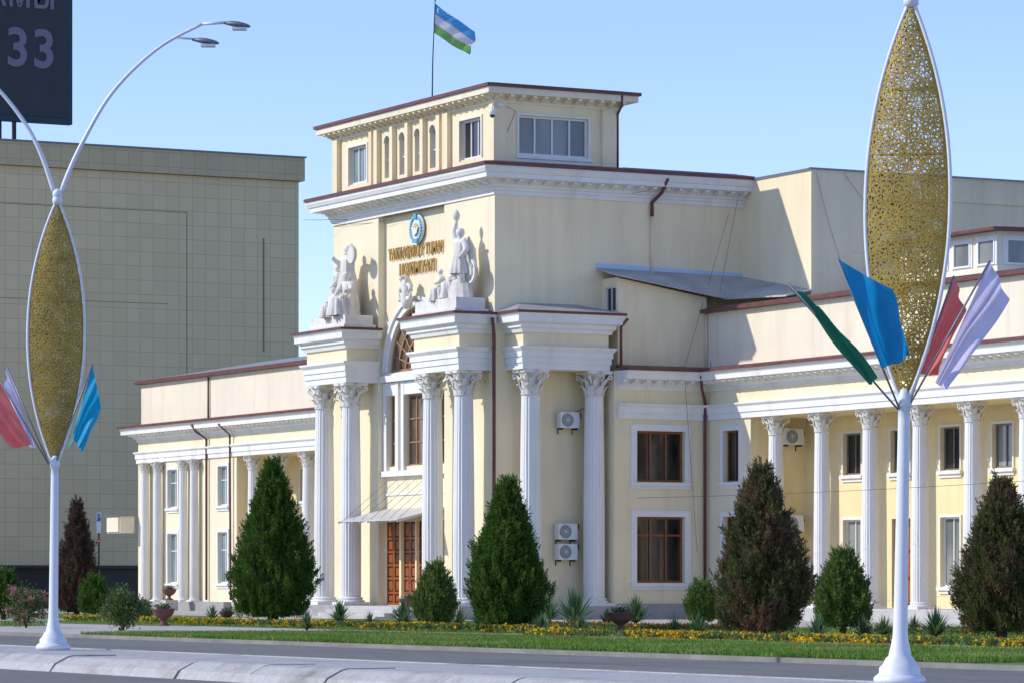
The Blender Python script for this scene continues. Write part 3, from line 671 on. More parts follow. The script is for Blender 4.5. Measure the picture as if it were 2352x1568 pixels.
# ------------------------------------------------------------------ statues
def figure(parent, loc, H, yaw, pose, robe=None):
    rz = Matrix.Rotation(yaw, 4, 'Z')
    if pose == 'seat':
        J = dict(pel=(0,0,.27), bel=(0,-.01,.36), che=(0,0,.47), nec=(0,-.01,.57), hb=(0,-.02,.61), hd=(0,-.03,.67), ht=(0,-.02,.72),
                 sl=(-.1,0,.53), el=(-.16,-.06,.42), wl=(-.1,-.16,.36), fl=(-.07,-.2,.35), sr=(.1,0,.53), er=(.17,-.05,.43), wr=(.15,-.16,.4), fr=(.14,-.21,.41),
                 hl=(-.06,-.02,.25), kl=(-.1,-.22,.27), al=(-.09,-.2,.05), tl=(-.09,-.29,.02), hr=(.06,-.02,.25), kr=(.1,-.24,.3), ar=(.08,-.25,.06), tr=(.08,-.33,.03))
    elif pose == 'kneel':
        J = dict(pel=(0,.02,.3), bel=(0,0,.39), che=(-.01,-.04,.5), nec=(-.02,-.06,.6), hb=(-.02,-.07,.64), hd=(-.02,-.09,.7), ht=(-.02,-.07,.75),
                 sl=(-.12,-.04,.56), el=(-.22,-.06,.46), wl=(-.2,-.15,.38), fl=(-.19,-.19,.36), sr=(.09,-.04,.56), er=(.16,-.1,.45), wr=(.08,-.2,.42), fr=(.05,-.23,.42),
                 hl=(-.06,.02,.28), kl=(-.08,-.12,.07), al=(-.08,.1,.04), tl=(-.08,.17,.02), hr=(.06,0,.28), kr=(.09,-.22,.28), ar=(.09,-.2,.05), tr=(.09,-.28,.02))
    else:
        J = dict(pel=(0,0,.52), bel=(0,-.01,.61), che=(0,0,.73), nec=(0,0,.83), hb=(0,-.005,.865), hd=(0,-.015,.92), ht=(0,-.005,.965),
                 sl=(-.1,0,.795), el=(-.16,.02,.66), wl=(-.13,-.1,.6), fl=(-.12,-.15,.6), sr=(.1,0,.795), er=(.17,-.03,.66), wr=(.15,-.12,.56), fr=(.15,-.16,.54),
                 hl=(-.055,0,.5), kl=(-.07,-.03,.28), al=(-.07,.02,.05), tl=(-.08,-.07,.02), hr=(.055,0,.5), kr=(.08,-.06,.28), ar=(.1,-.02,.05), tr=(.11,-.11,.02))
        if pose == 'raise': J.update(sl=(-.1,0,.81), el=(-.12,-.02,.95), wl=(-.07,-.03,1.06), fl=(-.06,-.03,1.1))
        if pose == 'bothup': J.update(sr=(.1,0,.81), er=(.21,-.05,.82), wr=(.24,-.08,.95), fr=(.24,-.09,1.0), el=(-.19,-.05,.72), wl=(-.2,-.14,.8), fl=(-.2,-.17,.83))
    R = dict(pel=.098, bel=.09, che=.112, nec=.04, hb=.044, hd=.062, ht=.042, sl=.062, sr=.062, el=.047, er=.047, wl=.034, wr=.034, fl=.032, fr=.032,
             hl=.09, hr=.09, kl=.063, kr=.063, al=.043, ar=.043, tl=.03, tr=.03)
    E = [('pel','bel'),('bel','che'),('che','nec'),('nec','hb'),('hb','hd'),('hd','ht'),('che','sl'),('sl','el'),('el','wl'),('wl','fl'),('che','sr'),('sr','er'),('er','wr'),('wr','fr'),
         ('pel','hl'),('hl','kl'),('kl','al'),('al','tl'),('pel','hr'),('hr','kr'),('kr','ar'),('ar','tr')]
    K = list(J); me = bpy.data.meshes.new("figure")
    me.from_pydata([tuple(rz @ (Vector(J[k])*H)) for k in K], [(K.index(a), K.index(b)) for a, b in E], [])
    me.materials.append(M['stone_white'])
    o = bpy.data.objects.new("figure", me); COL.objects.link(o); o.parent = parent; o.location = loc
    md = o.modifiers.new("skin", 'SKIN'); md.use_smooth_shade = True
    for i, k in enumerate(K):
        sv = me.skin_vertices[0].data[i]; sv.radius = (R[k]*H, R[k]*H); sv.use_root = (k == 'pel')
    o.modifiers.new("sub", 'SUBSURF').levels = 2; o.modifiers["sub"].render_levels = 2
    h = MB(); hx, hy, hz = J['hd']
    h.lathe([(.01,.06),(.04,.055),(.062,.03),(.068,0),(.06,-.035),(.04,-.06)], 12, (hx, hy+.014, hz+.014), lambda x, y, z: tuple(rz @ (Vector((x, y, z))*H)))
    h.obj("hair", M['stone_white'], o, True)
    if robe:
        m = MB(); n = 54; vs = []; P = []
        if robe == 'long': P = [(.78,.13,.09,0),(.68,.12,.1,0),(.6,.12,.105,0),(.5,.14,.13,0),(.35,.165,.155,-.01),(.15,.19,.18,-.02),(.0,.2,.195,-.02)]
        elif robe == 'short': P = [(.78,.12,.085,0),(.68,.11,.09,0),(.60,.105,.09,0),(.5,.13,.12,0),(.38,.155,.14,-.01),(.33,.16,.145,-.01)]
        elif robe == 'seat': P = [(.38,.09,.09,0),(.31,.15,.18,-.08),(.27,.18,.21,-.11),(.15,.18,.21,-.12),(.0,.21,.24,-.12)]
        for z, a, b, cy in P:
            for i in range(n):
                t = 2*math.pi*i/n; k = 1+.17*(1-z)*math.sin(11*t+z*7)+.07*math.sin(5*t)
                vs.append(tuple(rz @ (Vector((a*k*math.cos(t), cy+b*k*math.sin(t), z))*H)))
        m.add(vs, [(j*n+i, j*n+(i+1) % n, (j+1)*n+(i+1) % n, (j+1)*n+i) for j in range(len(P)-1) for i in range(n)])
        m.obj("robe", M['stone_white'], o, True)
    return o
def pedestal(e, x0, x1, y0, y1, z0, z1):
    m = MB(); m.box(x0, x1, y0, y1, z0, z0+.12); m.box(x0+.1, x1-.1, y0+.1, y1-.1, z0+.12, z1); m.obj("pedestal", M['stone_white'], e)
S1 = empty("statue_group", (-13.3,-.9,13.2), label="weathered white statue group with robed musicians above paired columns", category="statue")
pedestal(S1, -2.0, 2.0, -.85, .75, 0, .55)
figure(S1, (.2,.2,.9), 2.95, .1, 'bothup', 'long')
figure(S1, (-.45,.0,.6), 2.4, -.4, 'stand', 'long')
figure(S1, (.95,-.2,.55), 2.7, .3, 'seat', 'seat')
figure(S1, (.1,-.45,.5), 1.9, -.1, 'seat', 'seat')
m = MB(); T = lambda x, y, z: (1.08+x, .05-z, 3.35+y)
m.lathe([(.02,0),(.34,.02),(.4,.0),(.42,.06),(.4,.14),(.34,.12),(.02,.1)], 20, T=T); m.obj("tambourine", M['stone_white'], S1)
m = MB(); m.lathe([(1.1,0),(1.05,.5),(.9,1.0),(.5,1.3),(.05,1.35)], 14, (.25,.15,.5), lambda x, y, z: (x, y*.5, z)); m.obj("rock_base", M['stone_white'], S1)
S2 = empty("statue_group", (-2.3,-.9,13.2), label="white statue group with standing worker raising an arm", category="statue")
pedestal(S2, -2.1, 2.0, -.85, .75, 0, .6)
figure(S2, (.85,.0,.7), 2.95, .2, 'raise', 'short')
figure(S2, (.35,.25,.65), 2.5, -.2, 'seat', 'seat')
figure(S2, (-.15,-.3,.55), 1.8, -.5, 'kneel', 'seat')
m = MB(); T = lambda x, y, z: (1.4+x, .25-z, 1.75+y)
m.lathe([(.03,.1),(.2,.12),(.22,.04),(.4,.04),(.42,.12),(.52,.12),(.54,.04),(.5,0),(.02,0)], 24, T=T); m.obj("gear_wheel", M['stone_white'], S2)
m = MB(); m.lathe([(.05,0),(.07,.15),(.14,.25),(.17,.4),(.1,.55),(.02,.65)], 10, (.66,-.1,3.8)); m.obj("torch", M['stone_white'], S2, True)
m = MB(); m.tube([(1.0,.3,1.0), (1.15,.35,2.0), (1.3,.3,2.7), (1.2,.2,3.1), (1.4,.1,3.2)], [.3,.28,.2,.12,.06], 8); m.obj("drapery", M['stone_white'], S2, True)
m = MB(); m.lathe([(1.1,0),(1.05,.4),(.9,.8),(.5,1.0),(.05,1.02)], 14, (.45,.15,.5), lambda x, y, z: (x, y*.5, z)); m.obj("rock_base", M['stone_white'], S2)

def cloth(mb, A, Bp, C, D, amp=.06, waves=2.5, nu=18, nv=12, mats=None, ph=0):
    """A top hoist, B bottom hoist, C bottom fly, D top fly"""
    A, Bp, C, D = map(Vector, (A, Bp, C, D)); nrm = (D-A).cross(Bp-A).normalized(); vs = []
    for j in range(nv+1):
        for i in range(nu+1):
            s, t = i/nu, j/nv
            p = A*(1-s)*(1-t)+D*s*(1-t)+Bp*(1-s)*t+C*s*t
            p = p+nrm*(amp*min(1, s*2.5)*math.sin(waves*2*math.pi*(s*.8+t*.35)+ph)+amp*.4*math.sin(9*t+5*s+ph)*s)
            p.z -= .06*math.sin(math.pi*s)*(D-A).length*.3
            edge_ = math.sin(math.pi*t)*(.05*math.sin(7*t+ph)+.03)*s*(D-A).length; p = p+(D-A).normalized()*edge_
            vs.append(p)
    o = len(mb.v); mb.v += [tuple(v) for v in vs]
    for j in range(nv):
        for i in range(nu):
            k = o+j*(nu+1)+i; mb.f.append((k, k+1, k+nu+2, k+nu+1)); mb.m.append(mats(j/nv) if mats else 0)
R3 = Vector((RV[0], RV[1], 0)); D3 = Vector((DV[0], DV[1], 0)); Z3 = Vector((0,0,1))
fp = empty("flagpole", (-11.9,3.0,23.1), label="thin pole on tower roof flying a blue white and green flag", category="flag")
m = MB(); m.tube([(0,0,0), (.02,.03,2.5), (.12,.1,5.2)], [.035,.03,.02], 8); m.lathe([(.01,0),(.05,.05),(.01,.1)], 8, (.12,.1,5.2)); m.obj("pole", M['dark'], fp, True)
m = MB()
def fc(a, b): return tuple(R3*a+Z3*b+Vector((.1,.09,0)))
A = fc(.02,5.1); Bq = fc(-.03,3.75); Dq = tuple(Vector(fc(1.85,3.85))+D3*.25); Cq = tuple(Vector(fc(1.6,2.75))+D3*.1)
cloth(m, A, Bq, Cq, Dq, .13, 1.6, 26, 36, lambda t: 0 if t < .32 else 1 if t < .345 else 2 if t < .65 else 1 if t < .675 else 3)
flg = m.obj("flag", [M['f_sky'], M['f_line'], M['f_white'], M['f_lgreen']], fp, True)
m = MB()
def on_flag(s, t):
    A_, B_, C_, D_ = map(Vector, (A, Bq, Cq, Dq)); return A_*(1-s)*(1-t)+D_*s*(1-t)+B_*(1-s)*t+C_*s*t
for k, (s, t) in enumerate([(.3,.1),(.37,.1),(.44,.1),(.3,.19),(.37,.19),(.44,.19),(.23,.19)]):
    p = on_flag(s, t)-D3*.16; m.tube([p-R3*.025, p+R3*.025], .022, 5)
p = on_flag(.13,.15)-D3*.13; m.tube([p+R3*(-.11*math.cos(a))+Z3*(.13*math.sin(a)) for a in [-1.2+i*.3 for i in range(9)]], [.01,.02,.03,.035,.035,.035,.03,.02,.01], 6)
m.obj("crescent_and_stars", M['f_white'], fp)

# ------------------------------------------------------------------ neighbouring tiled hall + billboard
H = empty("tiled_hall", (-85,12,0), label="tall windowless hall clad in beige square tiles", category="building")
m = MB(); m.box(-40,0,-40,17.9,0,28.4); m.obj("wall", M['tile'], H)
m = MB(); m.box(-40,.35,-40,18.2,28.42,29.95); m.obj("parapet", M['tilecap'], H)
m = MB(); m.box(-40,.45,-40,18.3,29.96,30.05); m.obj("coping", M['grey'], H)
m = MB(); m.box(.003,.25,-40,17.9,0,2.6); m.box(.25,.9,-40,10,2.6,2.8); m.obj("ground_floor_band", surf('dark_band', (.03,.035,.045), .3, .2, .4), H)
for bx in ((-8,9.8,25.95,25.99), (9.8,9.84,15.0,26.0), (-5,8.5,19.9,19.93)):
    m = MB(); m.box(.003,.02,*bx); m.obj("seam", M['seam'], H)
m = MB(); m.box(.003,.05,15.3,15.37,17,24.5); m.obj("wall_pipe", M['seam'], H)
BB = empty("billboard", (-86,5,30.05), label="large dark digital display board on roof stand showing 33", category="billboard")
m = MB(); m.box(-.6,0,-8,9.2,1.35,16); m.obj("frame", M['bframe'], BB)
m = MB(); m.box(.003,.06,-7.5,8.75,1.75,15.6); m.obj("screen", M['screen'], BB)
text_mesh("lettering", "33", 3.45, .02, M['digit'], BB, (.09,6.3,4.95), (R90,0,R90), sx=.95, bold=.07)
text_mesh("lettering", "\u0410\u041c\u042b", 2.0, .02, M['digit'], BB, (.09,8.0,8.75), (R90,0,R90), align='RIGHT', sx=.9, bold=.04)
m = MB()
for y in (5.3, 4.3, 1.0, -3): m.box(-.4,-.2,y-.12,y+.12,0,1.35)
m.tube([(-.3,1.2,.1),(-.3,4.3,1.3)], .08, 6); m.tube([(-.3,4.3,.1),(-.3,1.2,1.3)], .08, 6); m.tube([(-.3,-3,.1),(-.3,1.0,1.3)], .08, 6)
m.obj("stand", M['dark'], BB)

# ------------------------------------------------------------------ street lamps
def lamp_meshes():
    P = MB()
    P.lathe([(.34,0),(.34,.07),(.31,.1),(.27,.13),(.27,.2),(.22,.25),(.19,.32),(.15,.36),(.135,.44),(.12,.5),(.1,.62),(.092,.9),(.078,3.45),(.078,3.6),(.095,3.61),(.1,3.7),(.07,3.78),(.05,3.85)], 28)
    frame = MB(); zb, zt, W = 3.62, 8.92, .555
    def hw(t): return W*(1-abs(2*t-1)**2.1)
    for sg in (-1, 1):
        frame.tube([(sg*(hw(i/36)+.012), 0, zb+(zt-zb)*i/36) for i in range(37)], .028, 8)
    frame.lathe([(.05,8.82),(.1,8.86),(.1,8.95),(.08,8.98),(.1,9.0),(.1,9.08),(.05,9.14)], 16)
    lat = MB()
    def shell(x, z, s, off):
        t = min(max((z-zb)/(zt-zb), .001), .999); w = hw(t)+.001; q = min(1, abs(x)/w)
        return (x, s*(.015+.09*(1-q*q)*min(1, w/.35))+off, z)
    def ribbon(pts, w, s, off):
        run = []
        def flush(run):
            if len(run) < 2: return
            vs = []
            for i, p in enumerate(run):
                a = run[max(i-1, 0)]; b = run[min(i+1, len(run)-1)]
                dx, dz = b[0]-a[0], b[1]-a[1]; l = math.hypot(dx, dz) or 1; nx, nz = -dz/l*w/2, dx/l*w/2
                vs += [shell(p[0]+nx, p[1]+nz, s, off), shell(p[0]-nx, p[1]-nz, s, off)]
            lat.add(vs, [(2*i, 2*i+1, 2*i+3, 2*i+2) for i in range(len(run)-1)])
        for p in pts:
            t = (p[1]-zb)/(zt-zb)
            if 0 < t < 1 and abs(p[0]) < hw(t)-.01: run.append(p)
            else: flush(run); run = []
        flush(run)
    rr = random.Random(3)
    for s in (-1, 1):
        r = .155; row = 0; z = zb+(.07 if s > 0 else 0)
        while z < zt+.1:
            x = -.8+(r/2 if row % 2 else 0)+(.04 if s > 0 else 0)
            while x < .8:
                cx = x+rr.uniform(-.014,.014); cz = z+rr.uniform(-.014,.014)
                a0 = rr.uniform(0, 1); R_ = r*rr.uniform(.60,.70)
                if s < 0 or rr.random() < .85:
                    for k in range(6):
                        a = a0+k*math.pi/3; ca, sa = math.cos(a), math.sin(a)
                        pts = []
                        for q in range(9):
                            t = q/8; u = R_*(1-abs(2*t-1)); v = .03*math.sin(2*math.pi*t)
                            pts.append((cx+u*ca-v*sa, cz+u*sa+v*ca))
                        ribbon(pts, .0095, s, rr.uniform(-.006,.006))
                    q = r*.50; ribbon([(cx+q*math.cos(2*math.pi*i/16), cz+q*math.sin(2*math.pi*i/16)) for i in range(17)], .011, s, rr.uniform(-.006,.006))
                    sw = rr.uniform(0, 6.28); ribbon([(cx+(.03+.012*i)*math.cos(sw+i*.6), cz+(.03+.012*i)*math.sin(sw+i*.6)) for i in range(12)], .011, s, rr.uniform(-.006,.006))
                x += r
            z += r*.866; row += 1
    for s in (-1, 1):
        for k in (.3,.5,.62,.78):
            z = zb+(zt-zb)*k; w = hw(k)
            ribbon([(-w+2*w*i/16, z+.0*i) for i in range(17)], .02, s, .012)
        for sg in (-1, 1): ribbon([(sg*(hw(i/40)-.03), zb+(zt-zb)*i/40) for i in range(1, 40)], .04, s, .016)
    arm = MB(); heads = []
    pr = [(0.06,9.05),(.27,9.6),(.53,10.15),(.95,10.9),(1.45,11.5),(2.1,12.05),(2.85,12.45)]
    al = [(-.06,9.05),(-.3,9.75),(-.6,10.35),(-1.05,10.95),(-1.6,11.5),(-2.3,12.0),(-3.0,12.35)]
    def smooth(p):
        out = []
        for i in range(len(p)-1):
            p0 = p[max(i-1,0)]; p1 = p[i]; p2 = p[i+1]; p3 = p[min(i+2,len(p)-1)]
            for k in range(4):
                t = k/4; out.append(tuple(.5*((2*p1[j])+(-p0[j]+p2[j])*t+(2*p0[j]-5*p1[j]+4*p2[j]-p3[j])*t*t+(-p0[j]+3*p1[j]-3*p2[j]+p3[j])*t**3) for j in (0, 1)))
        out.append(p[-1]); return out
    for p in (pr, al):
        sp = smooth(p); arm.tube([(x, 0, z) for x, z in sp], [.05-.022*i/len(sp) for i in range(len(sp))], 10)
        sg = 1 if p is pr else -1
        arm.tube([(p[-1][0],0,p[-1][1]), (p[-1][0]+sg*.45,0,p[-1][1]+.03)], .028, 8)
        q = p[-2]; arm.tube([(q[0]+sg*.25,0,q[1]+.12), (q[0]+sg*.6,0,q[1]+.1)], .022, 8)
        heads += [(p[-1][0]+sg*.42, p[-1][1]+.02, sg), (q[0]+sg*.55, q[1]+.08, sg)]
    return P, frame, lat, arm, heads
lp_, lf_, ll_, la_, heads = lamp_meshes()
hm = MB()
prof = [(0,.02,.03),(.08,.06,.05),(.16,.11,.07),(.3,.15,.075),(.42,.13,.06),(.5,.08,.04),(.54,.02,.01)]
vs = []
for x, w, h in prof:
    for i in range(12):
        a = 2*math.pi*i/12; vs.append((x, w*math.cos(a), h*math.sin(a)*(1 if math.sin(a) > 0 else .55)-x*.12))
hm.add(vs, [(j*12+i, j*12+(i+1) % 12, (j+1)*12+(i+1) % 12, (j+1)*12+i) for j in range(6) for i in range(12)]+[tuple(range(12)), tuple(range(72, 84))[::-1]])
lens = MB(); lens.box(.18,.46,-.1,.1,-.135,-.085)
lampA = empty("street_lamp", (0,0,0), label="white lamp post with gold lattice leaf ornament standing on the median", category="street lamp", group="lamp posts along the median")
partsA = [lp_.obj("pole", M['pole'], lampA, True), lf_.obj("leaf_frame", M['pole'], lampA, True), ll_.obj("lattice_panel", M['gold'], lampA), la_.obj("lamp_arm", M['pole'], lampA, True)]
hobs = []
for (x, z, sg) in heads:
    if not hobs: h = hm.obj("lamp_head", M['grey'], lampA, True); l = lens.obj("lens", M['frame_w'], h)
    else:
        h = hobs[0][0].copy(); COL.objects.link(h); l = hobs[0][1].copy(); COL.objects.link(l); l.parent = h
    h.location = (x, 0, z); h.rotation_euler = (0, 0, 0 if sg > 0 else math.pi); hobs.append((h, l))
lampB = lampA.copy(); COL.objects.link(lampB)
for p in partsA: q = p.copy(); COL.objects.link(q); q.parent = lampB
for h, l in hobs:
    q = h.copy(); COL.objects.link(q); q.parent = lampB; q2 = l.copy(); COL.objects.link(q2); q2.parent = q
def on_line(px, Y):
    u = (px-1176)/F; D = (Y-CAM[1])/(DV[1]+RV[1]*u); return CAM[0]+D*(DV[0]+RV[0]*u), D
xa, DA = on_line(122, -47.0); xb, DB = on_line(2066, -46.3)
lampA.location = (xa, -47.0, .3); lampA.rotation_euler = (0, math.radians(.55), YAW)
lampB.location = (xb, -46.3, .3); lampB.rotation_euler = (0, math.radians(1.0), YAW-.35)
def lamp_flag(base, px0, D, staff, quad, mat, colname, depth, ph):
    k = F/D
    def L(p, dy=0): return Vector(((p[0]-px0)/k, dy, (1340-p[1])/k+CAM[2]-.3))
    e = empty("flag", base, YAW, label=f"{colname} flag on a slanted staff clamped to the lamp post", category="flag", group="flags on the lamp posts")
    m = MB(); m.tube([L(staff[0], depth*.1), L(staff[1], depth)], .014, 6); m.obj("staff", M['grey'], e, True)
    m = MB(); a, b, c, d = quad
    cloth(m, L(a, depth), L(b, depth*.45), L(c, depth*.3-.12), L(d, depth*.8+.1), .075, 1.9, 24, 16, None, ph); m.obj("cloth", M[mat], e, True)
bB = lampB.location[:]; bA = lampA.location[:]
lamp_flag(bB, 2066, DB, ((2062,940),(1803,657)), ((1803,657),(1998,885),(2004,868),(1868,712)), 'f_green', 'dark green', -.5, .3)
lamp_flag(bB, 2066, DB, ((2064,938),(1910,608)), ((1910,608),(2018,850),(2086,820),(2035,672)), 'f_blue', 'bright blue', -.9, 1.2)
lamp_flag(bB, 2066, DB, ((2084,938),(2188,636)), ((2188,636),(2113,858),(2150,862),(2216,715)), 'f_red', 'coral red', -.15, 2)
lamp_flag(bB, 2066, DB, ((2082,940),(2263,606)), ((2263,606),(2143,880),(2175,898),(2308,690)), 'f_lav', 'pale lavender', -.5, .8)
lamp_flag(bA, 122, DA, ((128,1065),(218,838)), ((218,838),(170,1005),(192,1038),(235,935)), 'f_turq', 'turquoise blue', -.4, 1)
lamp_flag(bA, 122, DA, ((128,1065),(200,850)), ((196,870),(155,1020),(160,1030),(202,935)), 'f_teal', 'pale teal', .5, 2)
lamp_flag(bA, 122, DA, ((112,1065),(8,838)), ((8,838),(78,1025),(72,1026),(2,890)), 'f_lav', 'pale lavender', .5, .3)
lamp_flag(bA, 122, DA, ((112,1065),(-8,850)), ((-4,860),(76,1020),(38,1028),(-36,960)), 'f_red', 'coral red', -.4, 1.4)

# ------------------------------------------------------------------ ground, roads
def sheet(name, x0, x1, y0, y1, z, mat, **p):
    m = MB(); m.quad((x0,y0,z), (x1,y0,z), (x1,y1,z), (x0,y1,z)); return m.obj(name, M[mat], kind="structure", **p)
sheet("ground", -2500, 2500, -2500, 2500, 0, 'earth')
sheet("road", -400, 400, -90, -33.45, .006, 'asphalt')
m = MB()
m.box(-400,400,-33.45,-33.3,0,.11); m.obj("kerb", M['kerb'], kind="structure")
m = MB(); m.box(-300,300,-33.29,9.0,0.0,.085); m.obj("raised_terrace", M['pave'], kind="structure")
sheet("lawn", 36, 130, -33.28, -24.5, .095, 'lawn')
sheet("garden_soil", 15, 130, -20.9, -4, .095, 'lawn'); sheet("garden_soil", -62, 15, -22, -4, .095, 'lawn'); sheet("lawn", -60, 14, -31, -25, .095, 'lawn')
sheet("path", 40.8, 45.6, -21.5, -3.9, .1, 'pave'); sheet("path", -12, -4, -21, -3.9, .1, 'pave')
x = 30.0
mbm = MB()
while x < 105:
    L_ = 2.9
    a = x; b = x+L_-.035
    dz = rnd.uniform(-.01,.012); dy = rnd.uniform(-.035,.035); tl = rnd.uniform(-.02,.02)
    prof = [(-49.3+dy,0),(-49.2+dy,.14+dz),(-48.95+dy,.265+dz),(-48.85+dy,.29+dz),(-48.02,.29+dz)]
    vs = [(a,y,z) for y, z in prof]+[(b,y+tl,z+tl*.4*(z > 0)) for y, z in prof]+[(a,-48.02,0),(b,-48.02,0)]
    n = len(prof)
    mbm.add(vs, [(j, j+1, n+j+1, n+j) for j in range(n-1)]+[tuple(range(n))+(2*n,), tuple(range(n, 2*n))[::-1]+(2*n+1,)])
    x += L_
mbm.obj("median_kerb", M['median'], kind="structure")
m = MB(); m.box(-100,200,-48.0,-46.0,0,.285); m.box(-100,200,-45.99,-45.85,0,.3); m.box(-100,29.9,-49.3,-48.01,0,.29); m.box(105.2,200,-49.3,-48.01,0,.29); m.obj("median_strip", M['median'], kind="structure")

# ------------------------------------------------------------------ vegetation
def leaves(c, d, L, W, spread=.5):
    n = len(c); d = d+rng.normal(0, spread, (n, 3)); d /= np.linalg.norm(d, axis=1)[:, None]
    s = np.cross(d, rng.normal(0, 1, (n, 3))); s /= np.linalg.norm(s, axis=1)[:, None]+1e-9
    L = L*rng.uniform(.6, 1.3, n)[:, None]; W = W*rng.uniform(.7, 1.3, n)[:, None]
    v = np.stack([c, c+d*L*.5+s*W, c+d*L, c+d*L*.5-s*W], 1).reshape(-1, 3)
    f = np.arange(4*n).reshape(n, 4); return v, f
def conifer(loc, Ht, R, mat, n=14000, label="", leafL=.2, pear=.2, ragged=.18, trunk=.2):
    e = empty("conifer_tree", loc, rnd.uniform(0,6), label=label, category="tree")
    ph = rng.uniform(0, 6, 6)
    def rad(t, a):
        base = np.where(t < pear, .74+.26*t/pear, np.maximum(0, 1-((t-pear)/(1-pear))**1.25))
        return R*.93*base*(1+ragged*np.sin(3*a+7*t+ph[0])*.5+ragged*np.sin(5*a-13*t+ph[1])*.5+ragged*.6*np.sin(9*a+23*t+ph[2]))
    ns = n//9
    t = rng.beta(1.0, 1.4, ns); a = rng.uniform(0, 2*np.pi, ns); q = 1-.42*rng.random(ns)**1.5
    r = rad(t, a)*q+.02; sz = rng.uniform(.6, 1.5, ns)
    c0 = np.stack([r*np.cos(a), r*np.sin(a), trunk+t*(Ht-trunk-.25)], 1)
    k = 36; u = np.tile(np.linspace(0, 1, k), ns)
    ax = np.stack([np.cos(a)*.42, np.sin(a)*.42, np.full(ns, .95)], 1)+rng.normal(0,.12,(ns,3))
    c = np.repeat(c0, k, 0)+np.repeat(ax*sz[:,None]*.3, k, 0)*u[:,None]+rng.normal(0, 1, (ns*k, 3))*(.055*(1-u*.75))[:,None]
    ar = np.repeat(a, k); d = np.stack([np.cos(ar)*.55, np.sin(ar)*.55, np.full(ns*k, .95)], 1)
    v, f = leaves(c, d, leafL*.62, .015, .42)
    mesh_np("crown", v, f, M[mat], e)
    m = MB(); m.tube([(0,0,-.05), (.02,0,Ht*.3), (0,.02,Ht*.8)], [.11*R+.04, .08*R+.03, .02], 8)
    for i in range(14):
        aa = i*2.4; z = trunk+i*.06*Ht; rr = R*.55*(1-z/Ht); m.tube([(0,0,z), (rr*math.cos(aa), rr*math.sin(aa), z+rr*.7)], [.03,.01], 5)
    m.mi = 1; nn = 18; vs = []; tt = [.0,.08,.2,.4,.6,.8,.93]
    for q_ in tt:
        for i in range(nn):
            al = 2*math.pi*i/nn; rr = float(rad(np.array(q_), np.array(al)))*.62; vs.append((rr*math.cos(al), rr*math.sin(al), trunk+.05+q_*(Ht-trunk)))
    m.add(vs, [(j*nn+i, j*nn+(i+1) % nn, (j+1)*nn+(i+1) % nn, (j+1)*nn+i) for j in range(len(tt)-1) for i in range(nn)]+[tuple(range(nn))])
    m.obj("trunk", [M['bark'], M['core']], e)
    return e
def plant_conifer(px, base, top, halfw, mat, n, label, **kw):
    p, D = ground_at(px, base); return conifer(p, (base-top)*D/F, halfw*D/F, mat, n, label, **kw)
plant_conifer(627, 1430, 1050, 99, 'fol_green', 22000, "tall dense dark green cypress beside the lawn", ragged=.14)
plant_conifer(1165, 1450, 1096, 86, 'fol_green', 21000, "dense green cypress with pointed crown by the flower bed", ragged=.16)
plant_conifer(1750, 1470, 1066, 97, 'fol_brown', 22000, "large browning thuja with ragged crown", ragged=.26, pear=.26)
plant_conifer(2300, 1470, 1098, 94, 'fol_brown', 22000, "wide browning thuja beside the steps", ragged=.26, pear=.3)
plant_conifer(1000, 1443, 1290, 44, 'fol_light', 8000, "small young green thuja near the entrance", ragged=.2)
plant_conifer(1936, 1458, 1262, 58, 'fol_light', 11000, "light green young thuja between the columns", ragged=.24, pear=.3)
plant_conifer(176, 1418, 1146, 46, 'fol_dry', 10000, "slim dried brown cypress", ragged=.2)
plant_conifer(1612, 1440, 1336, 30, 'fol_light', 6000, "low olive green thuja bush", ragged=.2, pear=.3)
plant_conifer(215, 1420, 1320, 30, 'fol_green', 5000, "small dark green conifer beside dried cypress", ragged=.25)
plant_conifer(8, 1422, 1305, 42, 'fol_green', 6000, "low dark green conifer at the path", ragged=.25)
def bush(loc, R, Ht, mat, n, label, flowers=None, nf=0, L=.1):
    e = empty("shrub", loc, 0, label=label, category="shrub")
    m = MB()
    for i in range(9):
        a = i*2.4; m.tube([(0,0,-.02), (R*.3*math.cos(a), R*.3*math.sin(a), Ht*.4), (R*.7*math.cos(a), R*.7*math.sin(a), Ht*(.7+.02*i))], [.025,.018,.006], 5)
    m.obj("stem", M['bark'], e)
    cl = rng.normal(0, 1, (26, 3)); cl /= np.linalg.norm(cl, axis=1)[:, None]; cl *= (rng.random((26,1))**.4); cl = cl*np.array([R*.8, R*.8, Ht*.38])+np.array([0,0,Ht*.55])
    c = cl[rng.integers(0, 26, n)]+rng.normal(0, 1, (n, 3))*R*.2
    d = c-np.array([0,0,Ht*.3]); d /= np.linalg.norm(d, axis=1)[:, None]
    v, f = leaves(c, d, L, L*.28, .6); mesh_np("foliage", v, f, M[mat], e)
    if flowers:
        cf = cl[rng.integers(0, 26, nf)]; dd = cf-np.array([0,0,Ht*.4]); cf = cf+dd*.25; cf = np.repeat(cf, 12, 0)+rng.normal(0, .07, (nf*12, 3))
        v, f = leaves(cf, rng.normal(0,1,(nf*12,3)), .08, .03, .5); mesh_np("blossom", v, f, M[flowers], e)
p, D = ground_at(60, 1440); bush(p, 46*D/F, 95*D/F, 'fol_bush', 2200, "shrub with clusters of pink blossom", 'fl_pink', 90)
p, D = ground_at(282, 1446); bush(p, 50*D/F, 100*D/F, 'fol_bush', 3500, "loose green shrub by the lawn edge")
p, D = ground_at(330, 1425); bush(p, 26*D/F, 45*D/F, 'fol_bush', 1500, "low green shrub beside the urn")
